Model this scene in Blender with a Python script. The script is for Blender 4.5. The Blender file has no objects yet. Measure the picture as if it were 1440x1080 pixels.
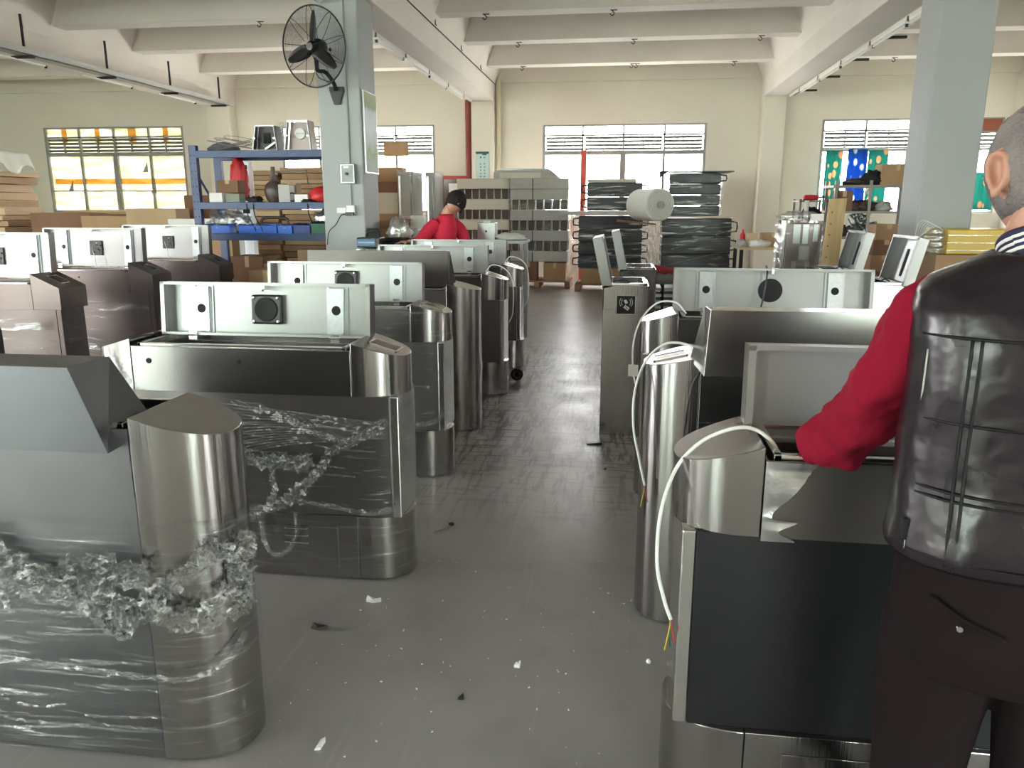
import bpy, bmesh, math, random
from mathutils import Vector, Matrix, Euler, noise
random.seed(7)
PI = math.pi
SC = bpy.context.scene
COL = SC.collection

# ------------------------------------------------------------ camera, sky, exposure
EYE = 1.53
cd = bpy.data.cameras.new('camera')
cam = bpy.data.objects.new('camera', cd); COL.objects.link(cam)
cd.sensor_fit = 'HORIZONTAL'; cd.sensor_width = 36.0; cd.lens = 36.0 * 1090.0 / 1440.0
cd.clip_start = 0.05; cd.clip_end = 200
cam.location = (0, 0, EYE)
cam.rotation_euler = (math.radians(90 - 12.95), 0, math.radians(7.85))
SC.camera = cam
SC.view_settings.view_transform = 'Standard'; SC.view_settings.look = 'None'
SC.view_settings.gamma = 1.0; SC.view_settings.use_curve_mapping = False
SC.view_settings.exposure = 1.2

w = bpy.data.worlds.new('overcast_sky'); SC.world = w; w.use_nodes = True
bgn = w.node_tree.nodes['Background']
bgn.inputs[0].default_value = (1.0, 0.985, 0.975, 1); bgn.inputs[1].default_value = 17.0

def portal(x, y, z, sx, sz, rz):
    l = bpy.data.lights.new('window_portal', 'AREA'); l.shape = 'RECTANGLE'; l.size = sx; l.size_y = sz
    l.cycles.is_portal = True
    o = bpy.data.objects.new('window_portal', l); COL.objects.link(o)
    o.location = (x, y, z); o.rotation_euler = (PI / 2, 0, rz)
# windows: (name, wall, a0, a1, z0, z1)
BACK, REAR, LEFT, RIGHT = 16.5, -8.0, -14.0, 7.25
WINS = [('back', -12.82, -9.49, 1.38, 3.22), ('back', -7.25, -3.9, 1.38, 3.17), ('back', -1.64, 1.63, 1.38, 3.13), ('back', 3.82, 7.12, 1.38, 3.16)]
REARW = [(-12.6, -9.2, 0.5, 3.3), (-7.7, -5.3, 0.35, 3.3), (3.9, 5.9, 0.35, 3.3)]
LEFTW = [(-6.5, -2.5, 1.0, 3.3), (0.0, 4.0, 1.0, 3.3)]
RIGHTW = [(-5.5, -2.5, 1.0, 3.3)]
for (_w, a, b, c, d) in WINS: portal((a + b) / 2, BACK + .02, (c + d) / 2, b - a, d - c, PI)
for (a, b, c, d) in REARW: portal((a + b) / 2, REAR - .02, (c + d) / 2, b - a, d - c, 0)
for (a, b, c, d) in LEFTW: portal(LEFT - .02, (a + b) / 2, (c + d) / 2, b - a, d - c, -PI / 2)
for (a, b, c, d) in RIGHTW: portal(RIGHT + .02, (a + b) / 2, (c + d) / 2, b - a, d - c, PI / 2)

# ------------------------------------------------------------ materials
MATS = {}
def nodes_of(m):
    return m.node_tree.nodes, m.node_tree.links
def mat(name, col, rough=0.6, metal=0.0, noise_amt=0.0, nscale=8.0, bump=0.0, bscale=40.0, stretch=(1, 1, 1), col2=None, spec=0.5, coat=0.0, rvar=0.0, aniso=0.0, detail=3.0):
    if name in MATS: return MATS[name]
    m = bpy.data.materials.new(name); m.use_nodes = True
    N, L = nodes_of(m); p = N['Principled BSDF']
    p.inputs['Base Color'].default_value = (*col, 1); p.inputs['Roughness'].default_value = rough
    p.inputs['Metallic'].default_value = metal; p.inputs['Specular IOR Level'].default_value = spec
    p.inputs['Coat Weight'].default_value = coat; p.inputs['Anisotropic'].default_value = aniso
    if noise_amt or bump or rvar:
        tc = N.new('ShaderNodeTexCoord'); mp = N.new('ShaderNodeMapping'); mp.inputs['Scale'].default_value = stretch
        L.new(tc.outputs['Object'], mp.inputs['Vector'])
    if noise_amt:
        n = N.new('ShaderNodeTexNoise'); n.inputs['Scale'].default_value = nscale; n.inputs['Detail'].default_value = detail
        L.new(mp.outputs[0], n.inputs['Vector'])
        mx = N.new('ShaderNodeMix'); mx.data_type = 'RGBA'
        c2 = col2 or tuple(c * 0.55 for c in col)
        mx.inputs[6].default_value = (*col, 1); mx.inputs[7].default_value = (*c2, 1)
        mr = N.new('ShaderNodeMapRange'); mr.inputs[1].default_value = .35; mr.inputs[2].default_value = .7; mr.inputs[4].default_value = noise_amt
        L.new(n.outputs['Fac'], mr.inputs[0]); L.new(mr.outputs[0], mx.inputs[0]); L.new(mx.outputs[2], p.inputs['Base Color'])
    if rvar:
        n3 = N.new('ShaderNodeTexNoise'); n3.inputs['Scale'].default_value = nscale * .6; L.new(mp.outputs[0], n3.inputs['Vector'])
        m3 = N.new('ShaderNodeMapRange'); m3.inputs[3].default_value = max(.03, rough - rvar); m3.inputs[4].default_value = rough + rvar
        L.new(n3.outputs['Fac'], m3.inputs[0]); L.new(m3.outputs[0], p.inputs['Roughness'])
    if bump:
        n2 = N.new('ShaderNodeTexNoise'); n2.inputs['Scale'].default_value = bscale; n2.inputs['Detail'].default_value = 3
        L.new(mp.outputs[0], n2.inputs['Vector'])
        b = N.new('ShaderNodeBump'); b.inputs['Strength'].default_value = bump; b.inputs['Distance'].default_value = .02
        L.new(n2.outputs['Fac'], b.inputs['Height']); L.new(b.outputs[0], p.inputs['Normal'])
    MATS[name] = m
    return m

def film_mat(name, base=.10, ridge=.45, scale=6.0, stretch=(1, 1, 12), rough=.16, tint=(.93, .95, .96), bump=.6):
    m = bpy.data.materials.new(name); m.use_nodes = True
    N, L = nodes_of(m); N.clear()
    out = N.new('ShaderNodeOutputMaterial'); mix = N.new('ShaderNodeMixShader'); tr = N.new('ShaderNodeBsdfTransparent')
    tr.inputs[0].default_value = (.97, .98, .98, 1)
    g = N.new('ShaderNodeBsdfPrincipled'); g.inputs['Base Color'].default_value = (*tint, 1); g.inputs['Roughness'].default_value = rough
    g.inputs['Specular IOR Level'].default_value = .9; g.inputs['Metallic'].default_value = .86
    tc = N.new('ShaderNodeTexCoord'); mp = N.new('ShaderNodeMapping'); mp.inputs['Scale'].default_value = stretch
    mp.inputs['Rotation'].default_value = (.12, .1, 0)
    L.new(tc.outputs['Object'], mp.inputs['Vector'])
    n = N.new('ShaderNodeTexNoise'); n.inputs['Scale'].default_value = scale; n.inputs['Detail'].default_value = 5; n.inputs['Distortion'].default_value = .6
    L.new(mp.outputs[0], n.inputs['Vector'])
    cr = N.new('ShaderNodeMapRange'); cr.inputs[1].default_value = .56; cr.inputs[2].default_value = .76
    cr.inputs[3].default_value = base; cr.inputs[4].default_value = base + ridge
    L.new(n.outputs['Fac'], cr.inputs[0])
    bp = N.new('ShaderNodeBump'); bp.inputs['Strength'].default_value = bump; bp.inputs['Distance'].default_value = .02
    L.new(n.outputs['Fac'], bp.inputs['Height']); L.new(bp.outputs[0], g.inputs['Normal'])
    L.new(cr.outputs[0], mix.inputs[0]); L.new(tr.outputs[0], mix.inputs[1]); L.new(g.outputs[0], mix.inputs[2])
    L.new(mix.outputs[0], out.inputs[0])
    MATS[name] = m
    return m

def glass_mat(name, tint=(1, 1, 1), refl=.08, diffuse=None, damt=0.0):
    m = bpy.data.materials.new(name); m.use_nodes = True
    N, L = nodes_of(m); N.clear()
    out = N.new('ShaderNodeOutputMaterial'); mix = N.new('ShaderNodeMixShader'); tr = N.new('ShaderNodeBsdfTransparent')
    tr.inputs[0].default_value = (*tint, 1)
    g = N.new('ShaderNodeBsdfGlossy'); g.inputs['Roughness'].default_value = .03
    mix.inputs[0].default_value = refl
    L.new(tr.outputs[0], mix.inputs[1]); L.new(g.outputs[0], mix.inputs[2]); last = mix
    if diffuse:
        t = N.new('ShaderNodeBsdfTranslucent'); mx = N.new('ShaderNodeMixShader'); mx.inputs[0].default_value = damt
        tc = N.new('ShaderNodeTexCoord'); mp = N.new('ShaderNodeMapping'); mp.inputs['Scale'].default_value = (1, 1, 5)
        n = N.new('ShaderNodeTexNoise'); n.inputs['Scale'].default_value = 1.6; n.inputs['Detail'].default_value = 3
        cr = N.new('ShaderNodeValToRGB'); e = cr.color_ramp.elements
        e[0].position = .42; e[0].color = (*diffuse[0], 1); e[1].position = .6; e[1].color = (*diffuse[1], 1)
        L.new(tc.outputs['Object'], mp.inputs[0]); L.new(mp.outputs[0], n.inputs['Vector']); L.new(n.outputs['Fac'], cr.inputs[0]); L.new(cr.outputs[0], t.inputs[0])
        L.new(mix.outputs[0], mx.inputs[1]); L.new(t.outputs[0], mx.inputs[2]); last = mx
    L.new(last.outputs[0], out.inputs[0])
    MATS[name] = m
    return m

WALL = mat('cream_wall_paint', (.80, .76, .66), .85, noise_amt=.3, nscale=1.2, col2=(.71, .67, .575), bump=.08, bscale=12)
CEIL = mat('ceiling_paint', (.80, .76, .71), .85, noise_amt=.35, nscale=1.6, col2=(.69, .65, .60), bump=.1, bscale=10)
COLUMN = mat('column_paint', (.40, .425, .42), .7, noise_amt=.25, nscale=1.5, col2=(.34, .36, .355), bump=.06, bscale=15)
STEEL = mat('brushed_steel', (.45, .43, .425), .165, 1.0, noise_amt=.25, nscale=3, stretch=(12, 12, .35), col2=(.37, .355, .35), bump=.03, bscale=14, rvar=.03)
STEELH = mat('brushed_steel_horizontal', (.42, .405, .40), .21, 1.0, noise_amt=.12, nscale=3, stretch=(.6, 2, 3), col2=(.38, .365, .36), bump=.008, bscale=6, rvar=.04)
STEELD = mat('dark_filmed_steel', (.245, .225, .222), .33, .85, noise_amt=.5, nscale=2, stretch=(1, 1, 1.5), col2=(.18, .165, .163), bump=.03, bscale=5)
STEELB = mat('brownish_filmed_steel', (.17, .14, .135), .34, .9, noise_amt=.4, nscale=3, col2=(.125, .105, .095), bump=.05, bscale=6, stretch=(1, 1, 4))
INNER = mat('satin_sheet_metal', (.36, .365, .36), .42, .6, noise_amt=.3, nscale=3, col2=(.31, .315, .31), bump=.03, bscale=5, rvar=.05)
GALV = mat('galvanised_metal', (.46, .48, .49), .38, .85, noise_amt=.8, nscale=60, col2=(.40, .42, .44), detail=1)
CHROME = mat('bright_edge_metal', (.85, .85, .84), .15, 1.0)
BLACK = mat('black_plastic', (.016, .016, .018), .4)
BLACKM = mat('matt_black', (.012, .012, .013), .75)
WHITE = mat('white_plastic', (.82, .82, .80), .45)
HOSE = mat('white_cable_sheath', (.86, .86, .84), .4)
RED = mat('red_plastic', (.65, .03, .035), .45)
REDP = mat('dark_red_pipe_paint', (.22, .03, .025), .45)
BLUE = mat('blue_rack_paint', (.022, .055, .165), .4, noise_amt=.3, nscale=10, col2=(.06, .09, .16))
BLUEP = mat('blue_plastic_bin', (.02, .13, .60), .4)
GREENP = mat('green_plastic_bin', (.01, .12, .06), .45)
CARD = mat('cardboard', (.42, .27, .15), .85, noise_amt=.4, nscale=4, col2=(.34, .21, .115))
CARDD = mat('dark_cardboard', (.24, .13, .075), .85, noise_amt=.4, nscale=4, col2=(.18, .10, .06))
CARDL = mat('pale_cardboard', (.58, .42, .26), .85, noise_amt=.4, nscale=4, col2=(.47, .33, .2))
WOOD = mat('plywood', (.62, .45, .24), .6, noise_amt=.6, nscale=3, stretch=(8, 8, 1), col2=(.45, .30, .15))
PALLET = mat('pallet_wood', (.30, .19, .11), .8, noise_amt=.5, nscale=5, stretch=(1, 8, 8))
FRAME = mat('window_frame_aluminium', (.34, .34, .32), .5, .1)
BLADE = mat('louvre_grey', (.20, .21, .20), .6)
FOAM = mat('white_foam', (.78, .80, .76), .7, noise_amt=.3, nscale=20, col2=(.68, .70, .66))
PAPER = mat('white_paper', (.80, .79, .76), .8)
DARKC = mat('black_coated_sheet', (.011, .013, .018), .3, .1, noise_amt=.4, nscale=3)
GREYC = mat('grey_carton', (.46, .45, .42), .55, noise_amt=.3, nscale=3, col2=(.38, .37, .34))
CREAMC = mat('cream_carton', (.66, .63, .55), .6, noise_amt=.3, nscale=3, col2=(.56, .53, .45))
BROWNV = mat('dark_brown_part', (.07, .045, .04), .4)
YELLOW = mat('yellow_film_sheet', (.62, .42, .03), .35, noise_amt=.4, nscale=8, col2=(.5, .33, .03))
SKIN = mat('skin', (.52, .27, .19), .5, noise_amt=.25, nscale=12, col2=(.46, .20, .15))
HAIR = mat('short_grey_hair', (.27, .24, .23), .8, noise_amt=.85, nscale=14, col2=(.085, .068, .07), bump=.5, bscale=160, detail=6)
KNIT = mat('crimson_knit', (.27, .006, .026), .9, noise_amt=.4, nscale=6, col2=(.19, .004, .019), bump=.5, bscale=14, spec=.2)
KNIT2 = mat('pink_red_knit', (.62, .02, .06), .85)
LEATHER = mat('black_leather', (.012, .008, .011), .27, noise_amt=.5, nscale=5, col2=(.022, .015, .020), bump=.55, bscale=8, rvar=.02, spec=.48)
STITCH = mat('leather_seam', (.006, .005, .006), .55, spec=.3)
CORD = mat('dark_brown_corduroy', (.012, .0065, .007), .9, spec=.15, noise_amt=.6, nscale=4, col2=(.012, .008, .010), bump=.3, bscale=8)
FILM = film_mat('clear_stretch_film', .02, .26, 4.5, (1.0, 1.0, 11), .12)
FILMX = film_mat('crumpled_stretch_film', .09, .9, 30, (1, 1, 1.5), .08, bump=1.2, tint=(1, 1, 1))
FILMX.node_tree.nodes['Principled BSDF'].inputs['Metallic'].default_value = .5  # less metallic, so white diffuse in the creases stands in for film glints
FILMB = film_mat('stretch_film_on_stack', .02, .6, 3.0, (.8, 1, 6), .2, bump=1.0)
FILMS = film_mat('stretch_film_on_cases', .04, .8, 3.4, (.7, 1, 6), .2, bump=1.0)
FILMS.node_tree.nodes['Principled BSDF'].inputs['Metallic'].default_value = .55  # highlights on the wrapped cases put in as diffuse white along the ridges
BAG = film_mat('clear_plastic_bag', .35, .5, 9, (1, 1, 1), .25, bump=1.0)
FOGBAG = mat('milky_plastic_sheet', (.74, .77, .68), .35, bump=.5, bscale=6)
GLASS = glass_mat('window_glass', (.97, .98, .98))
GLASSG = glass_mat('greenish_window_glass', (.89, .975, .92))
GLASSL = glass_mat('papered_window_glass', (.12, .13, .11), .04, ((.25, .245, .175), (.33, .33, .29)), .9)
WINSTICK = mat('screen_dark_glass', (.03, .02, .02), .12)
CAPGLASS = mat('display_recess', (.13, .12, .12), .15, .3)

def floor_material():
    m = bpy.data.materials.new('grey_epoxy_floor'); m.use_nodes = True
    N, L = nodes_of(m); p = N['Principled BSDF']
    tc = N.new('ShaderNodeTexCoord')
    def nz(scale, stretch, detail=4, rot=0.0, dist=0.0):
        mp = N.new('ShaderNodeMapping'); mp.inputs['Scale'].default_value = stretch; mp.inputs['Rotation'].default_value = (0, 0, rot)
        n = N.new('ShaderNodeTexNoise'); n.inputs['Scale'].default_value = scale; n.inputs['Detail'].default_value = detail; n.inputs['Distortion'].default_value = dist
        L.new(tc.outputs['Object'], mp.inputs[0]); L.new(mp.outputs[0], n.inputs['Vector']); return n.outputs['Fac']
    def rng(sock, a, b, c=0.0, d=1.0):
        r = N.new('ShaderNodeMapRange'); r.inputs[1].default_value = a; r.inputs[2].default_value = b; r.inputs[3].default_value = c; r.inputs[4].default_value = d
        L.new(sock, r.inputs[0]); return r.outputs[0]
    def mixc(f, a, b):
        x = N.new('ShaderNodeMix'); x.data_type = 'RGBA'
        L.new(f, x.inputs[0])
        for s, v in ((6, a), (7, b)):
            if isinstance(v, tuple): x.inputs[s].default_value = (*v, 1)
            else: L.new(v, x.inputs[s])
        return x.outputs[2]
    def mul(a, b):
        x = N.new('ShaderNodeMath'); x.operation = 'MULTIPLY'; L.new(a, x.inputs[0]); L.new(b, x.inputs[1]); return x.outputs[0]
    c = mixc(rng(nz(.5, (1, 1, 1)), .35, .65), (.37, .36, .357), (.30, .295, .294))
    c = mixc(rng(nz(1.1, (1, 1, 1), 3), .5, .8, 0, .5), c, (.29, .235, .205))
    c = mixc(rng(nz(5, (1, 1, 1), 6), .5, .72, 0, .22), c, (.16, .16, .163))
    for (sc, st, ro, lo, hi, amt, colr) in ((2.2, (14, .5, 1), .15, .63, .72, .28, (.44, .44, .43)), (2.2, (.5, 16, 1), .5, .64, .72, .22, (.42, .42, .41)), (2.0, (12, .6, 1), -.7, .65, .73, .25, (.43, .43, .42))):
        c = mixc(rng(nz(sc, st, 3, ro), lo, hi, 0, amt), c, colr)
    # dark scuffs in the worn middle of the aisle
    sx = N.new('ShaderNodeSeparateXYZ'); L.new(tc.outputs['Object'], sx.inputs[0])
    m1 = rng(sx.outputs['Y'], 3.4, 5.2); m2 = rng(sx.outputs['Y'], 9.2, 7.4)
    zone = mul(m1, m2)
    for (st, ro) in (((9, .9, 1), .25), ((1.3, 10, 1), .3), ((8, 1.2, 1), -.6)):
        c = mixc(mul(rng(nz(2.6, st, 5, ro, .8), .54, .61, 0, .95), zone), c, (.03, .03, .03))
    v = N.new('ShaderNodeTexVoronoi'); v.inputs['Scale'].default_value = 11; L.new(tc.outputs['Object'], v.inputs['Vector'])
    c = mixc(mul(rng(v.outputs['Distance'], .045, .03), rng(nz(2.5, (1, 1, 1), 2), .5, .62, 0, .6)), c, (.55, .54, .52))
    L.new(c, p.inputs['Base Color'])
    L.new(rng(nz(3, (1, 1, 1), 6), .3, .7, .285, .40), p.inputs['Roughness'])
    b = N.new('ShaderNodeBump'); b.inputs['Strength'].default_value = .12; b.inputs['Distance'].default_value = .01
    L.new(nz(7, (1, 1, 1), 5), b.inputs['Height']); L.new(b.outputs[0], p.inputs['Normal'])
    p.inputs['Specular IOR Level'].default_value = .6
    return m
FLOOR = floor_material()

def curtain_mat(name, ca, cb):
    m = bpy.data.materials.new(name); m.use_nodes = True
    N, L = nodes_of(m); p = N['Principled BSDF']
    tc = N.new('ShaderNodeTexCoord'); mp = N.new('ShaderNodeMapping'); mp.inputs['Scale'].default_value = (1.3, 1, .8)
    v = N.new('ShaderNodeTexVoronoi'); v.inputs['Scale'].default_value = 5.5
    L.new(tc.outputs['Object'], mp.inputs[0]); L.new(mp.outputs[0], v.inputs['Vector'])
    r = N.new('ShaderNodeValToRGB'); e = r.color_ramp.elements
    e[0].position = .28; e[0].color = (*cb, 1); e[1].position = .36; e[1].color = (*ca, 1)
    L.new(v.outputs['Distance'], r.inputs[0]); L.new(r.outputs[0], p.inputs['Base Color']); p.inputs['Roughness'].default_value = .8
    t = N.new('ShaderNodeBsdfTranslucent'); mx = N.new('ShaderNodeMixShader'); mx.inputs[0].default_value = .35
    L.new(r.outputs[0], t.inputs[0]); o = N['Material Output']
    L.new(p.outputs[0], mx.inputs[1]); L.new(t.outputs[0], mx.inputs[2]); L.new(mx.outputs[0], o.inputs[0])
    return m
CURT = curtain_mat('green_patterned_curtain', (.03, .30, .26), (.75, .45, .30))
CURB = curtain_mat('blue_patterned_curtain', (.01, .13, .45), (.6, .65, .75))

# ------------------------------------------------------------ mesh helpers
class MB:
    def __init__(s): s.v = []; s.f = []
    def add(s, vs, fs):
        o = len(s.v); s.v += [tuple(v) for v in vs]; s.f += [tuple(i + o for i in f) for f in fs]; return s
    def box(s, x0, x1, y0, y1, z0, z1):
        return s.add([(x0, y0, z0), (x1, y0, z0), (x1, y1, z0), (x0, y1, z0), (x0, y0, z1), (x1, y0, z1), (x1, y1, z1), (x0, y1, z1)],
                     [(0, 3, 2, 1), (4, 5, 6, 7), (0, 1, 5, 4), (1, 2, 6, 5), (2, 3, 7, 6), (3, 0, 4, 7)])
    def cbox(s, c, d, rot=None):
        m = Euler(rot).to_matrix() if rot else Matrix.Identity(3)
        vs = [m @ Vector((sx * d[0] / 2, sy * d[1] / 2, sz * d[2] / 2)) + Vector(c) for sz in (-1, 1) for sx, sy in ((-1, -1), (1, -1), (1, 1), (-1, 1))]
        return s.add(vs, [(0, 3, 2, 1), (4, 5, 6, 7), (0, 1, 5, 4), (1, 2, 6, 5), (2, 3, 7, 6), (3, 0, 4, 7)])
    def bar(s, a, b, wd, h=None):
        a, b = Vector(a), Vector(b); h = h or wd; d = (b - a)
        q = d.to_track_quat('X', 'Z').to_matrix(); L_ = d.length
        vs = [a + q @ Vector((x, y, z)) for x in (0, L_) for y, z in ((-wd / 2, -h / 2), (wd / 2, -h / 2), (wd / 2, h / 2), (-wd / 2, h / 2))]
        return s.add(vs, [(0, 1, 2, 3), (4, 7, 6, 5), (0, 4, 5, 1), (1, 5, 6, 2), (2, 6, 7, 3), (3, 7, 4, 0)])
    def prism(s, poly, z0, z1, axis='z'):
        """poly: 2D points; z0/z1 numbers or functions of the point"""
        f0 = z0 if callable(z0) else (lambda a, b: z0); f1 = z1 if callable(z1) else (lambda a, b: z1)
        def P(a, b, c): return (a, b, c) if axis == 'z' else ((a, c, b) if axis == 'y' else (c, a, b))
        n = len(poly)
        vs = [P(a, b, f0(a, b)) for a, b in poly] + [P(a, b, f1(a, b)) for a, b in poly]
        fs = [tuple(range(n))[::-1], tuple(range(n, 2 * n))] + [(i, (i + 1) % n, n + (i + 1) % n, n + i) for i in range(n)]
        return s.add(vs, fs)
    def tube(s, pts, r, n=8, closed=False, cap=True):
        pts = [Vector(p) for p in pts]; m = len(pts); rings = []
        rr = r if isinstance(r, (list, tuple)) else [r] * m
        up = None
        for i, p in enumerate(pts):
            if closed: t = pts[(i + 1) % m] - pts[i - 1]
            else: t = pts[min(i + 1, m - 1)] - pts[max(i - 1, 0)]
            t.normalize()
            if up is None:
                up = Vector((0, 0, 1)) if abs(t.z) < .9 else Vector((1, 0, 0))
            u = (up - t * up.dot(t));
            if u.length < 1e-6: u = t.orthogonal()
            u.normalize(); up = u; v = t.cross(u)
            rings.append([p + (u * math.cos(2 * PI * k / n) + v * math.sin(2 * PI * k / n)) * rr[i] for k in range(n)])
        vs = [q for rg in rings for q in rg]; fs = []
        mm = m if closed else m - 1
        for i in range(mm):
            for k in range(n):
                a = i * n + k; b = i * n + (k + 1) % n; c = ((i + 1) % m) * n + (k + 1) % n; d = ((i + 1) % m) * n + k
                fs.append((a, b, c, d))
        if cap and not closed:
            fs.append(tuple(range(n))[::-1]); fs.append(tuple(range((m - 1) * n, m * n)))
        return s.add(vs, fs)
    def lathe(s, prof, n=24, c=(0, 0, 0), axis='z'):
        vs = []; m = len(prof)
        for (r, z) in prof:
            for k in range(n):
                a = 2 * PI * k / n; x, y = r * math.cos(a), r * math.sin(a)
                vs.append((c[0] + x, c[1] + y, c[2] + z) if axis == 'z' else ((c[0] + x, c[1] + z, c[2] + y) if axis == 'y' else (c[0] + z, c[1] + x, c[2] + y)))
        fs = [(i * n + k, i * n + (k + 1) % n, (i + 1) * n + (k + 1) % n, (i + 1) * n + k) for i in range(m - 1) for k in range(n)]
        if prof[0][0] > 1e-5: fs.append(tuple(range(n))[::-1])
        if prof[-1][0] > 1e-5: fs.append(tuple(range((m - 1) * n, m * n)))
        return s.add(vs, fs)
    def grid(s, fn, nu, nv, wrap=False):
        vs = [fn(i / nu, j / nv) for j in range(nv + 1) for i in range(nu + (0 if wrap else 1))]
        w_ = nu + (0 if wrap else 1)
        fs = [(j * w_ + i, j * w_ + (i + 1) % w_, (j + 1) * w_ + (i + 1) % w_, (j + 1) * w_ + i) for j in range(nv) for i in range(nu)]
        return s.add(vs, fs)
    def loft(s, rings, cap=True):
        n = len(rings[0]); vs = [q for r in rings for q in r]
        fs = [(i * n + k, i * n + (k + 1) % n, (i + 1) * n + (k + 1) % n, (i + 1) * n + k) for i in range(len(rings) - 1) for k in range(n)]
        if cap: fs += [tuple(range(n))[::-1], tuple(range((len(rings) - 1) * n, len(rings) * n))]
        return s.add(vs, fs)
    def xf(s, M):
        s.v = [tuple(M @ Vector(v)) for v in s.v]; return s
    def mirx(s, sg):
        if sg < 0: s.v = [(-v[0], v[1], v[2]) for v in s.v]
        return s
    def off(s, p):
        s.v = [(v[0] + p[0], v[1] + p[1], v[2] + p[2]) for v in s.v]; return s

def obj(name, mb, m, parent=None, smooth=False, bevel=0.0, seg=2, loc=None, angle=35, fixn=True, solid=0.0):
    me = bpy.data.meshes.new(name); me.from_pydata(mb.v, [], mb.f)
    if fixn:
        bm = bmesh.new(); bm.from_mesh(me); bmesh.ops.recalc_face_normals(bm, faces=bm.faces); bm.to_mesh(me); bm.free()
    me.materials.append(m)
    if smooth:
        me.polygons.foreach_set('use_smooth', [True] * len(me.polygons))
        if smooth != 'all':
            try: me.set_sharp_from_angle(angle=math.radians(angle))
            except Exception: pass
    o = bpy.data.objects.new(name, me); COL.objects.link(o)
    if parent is not None: o.parent = parent
    if loc is not None: o.location = loc
    if solid:
        md = o.modifiers.new('solidify', 'SOLIDIFY'); md.thickness = solid; md.offset = 0
    if bevel:
        md = o.modifiers.new('bevel', 'BEVEL'); md.width = bevel; md.segments = seg; md.limit_method = 'ANGLE'; md.angle_limit = math.radians(40)
    return o
def tag(o, label=None, cat=None, group=None, kind=None):
    if label: o['label'] = label
    if cat: o['category'] = cat
    if group: o['group'] = group
    if kind: o['kind'] = kind
    return o
def thing(name, label, cat, loc=(0, 0, 0), rz=0.0, group=None, kind=None):
    o = bpy.data.objects.new(name, None); COL.objects.link(o); o.location = loc; o.rotation_euler = (0, 0, rz); o.empty_display_size = .1
    return tag(o, label, cat, group, kind)
def kids(o): return [c for c in bpy.data.objects if c.parent is o]
def dup(root, loc, rz=0.0, label=None, group=None, rot=None):
    def rec(o, par):
        c = o.copy(); COL.objects.link(c)
        if par is not None: c.parent = par
        for k in KIDS(o): rec(k, c)
        return c
    r = rec(root, None); r.location = loc; r.rotation_euler = rot or (0, 0, rz)
    if label: r['label'] = label
    if group: r['group'] = group
    return r
def KIDS(o): return list(o.children)
def bez(pts, n=10):
    """smooth Catmull-Rom through pts"""
    P = [Vector(p) for p in pts]; P = [P[0] * 2 - P[1]] + P + [P[-1] * 2 - P[-2]]; out = []
    for i in range(1, len(P) - 2):
        for k in range(n):
            t = k / n; a, b, c, d = P[i - 1], P[i], P[i + 1], P[i + 2]
            out.append(.5 * ((2 * b) + (c - a) * t + (2 * a - 5 * b + 4 * c - d) * t * t + (3 * b - a - 3 * c + d) * t ** 3))
    out.append(P[-2]); return out
def nz(p, s=1.0): return noise.noise(Vector(p) * s)

# ------------------------------------------------------------ the setting
def wall_with_holes(name, horiz, fixed, a0, a1, z0, z1, holes, th, m, sgn):
    """a wall in the plane horiz=fixed ('x': wall runs along x at y=fixed), thickness outward"""
    mb = MB()
    def B(p, q, c, d):
        if q - p < 1e-4 or d - c < 1e-4: return
        if horiz == 'x': mb.box(p, q, min(fixed, fixed + sgn * th), max(fixed, fixed + sgn * th), c, d)
        else: mb.box(min(fixed, fixed + sgn * th), max(fixed, fixed + sgn * th), p, q, c, d)
    cur = a0
    for (h0, h1, c, d) in sorted(holes):
        B(cur, h0, z0, z1); B(h0, h1, z0, c); B(h0, h1, d, z1); cur = h1
    B(cur, a1, z0, z1)
    return tag(obj(name, mb, m), kind='structure')
ZC = 4.7
tag(obj('floor', MB().box(LEFT - .3, RIGHT + .3, REAR - .3, BACK + .3, -.1, 0), FLOOR), kind='structure')
tag(obj('ceiling', MB().box(LEFT - .3, RIGHT + .3, REAR - .3, BACK + .3, ZC, ZC + .15), CEIL), kind='structure')
wall_with_holes('wall_back', 'x', BACK, LEFT - .3, RIGHT + .3, 0, ZC, [x[1:] for x in WINS], .24, WALL, 1)
wall_with_holes('wall_rear', 'x', REAR, LEFT - .3, RIGHT + .3, 0, ZC, REARW, .24, WALL, -1)
wall_with_holes('wall_left', 'y', LEFT, REAR, BACK, 0, ZC, LEFTW, .24, WALL, -1)
wall_with_holes('wall_right', 'y', RIGHT, REAR, BACK, 0, ZC, RIGHTW, .24, WALL, 1)
GROUND = mat('pale_concrete_yard', (.55, .54, .50), .9, noise_amt=.3, nscale=1)
tag(obj('ground', MB().box(-60, 60, -60, 70, -.25, -.12), GROUND), kind='structure')
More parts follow.
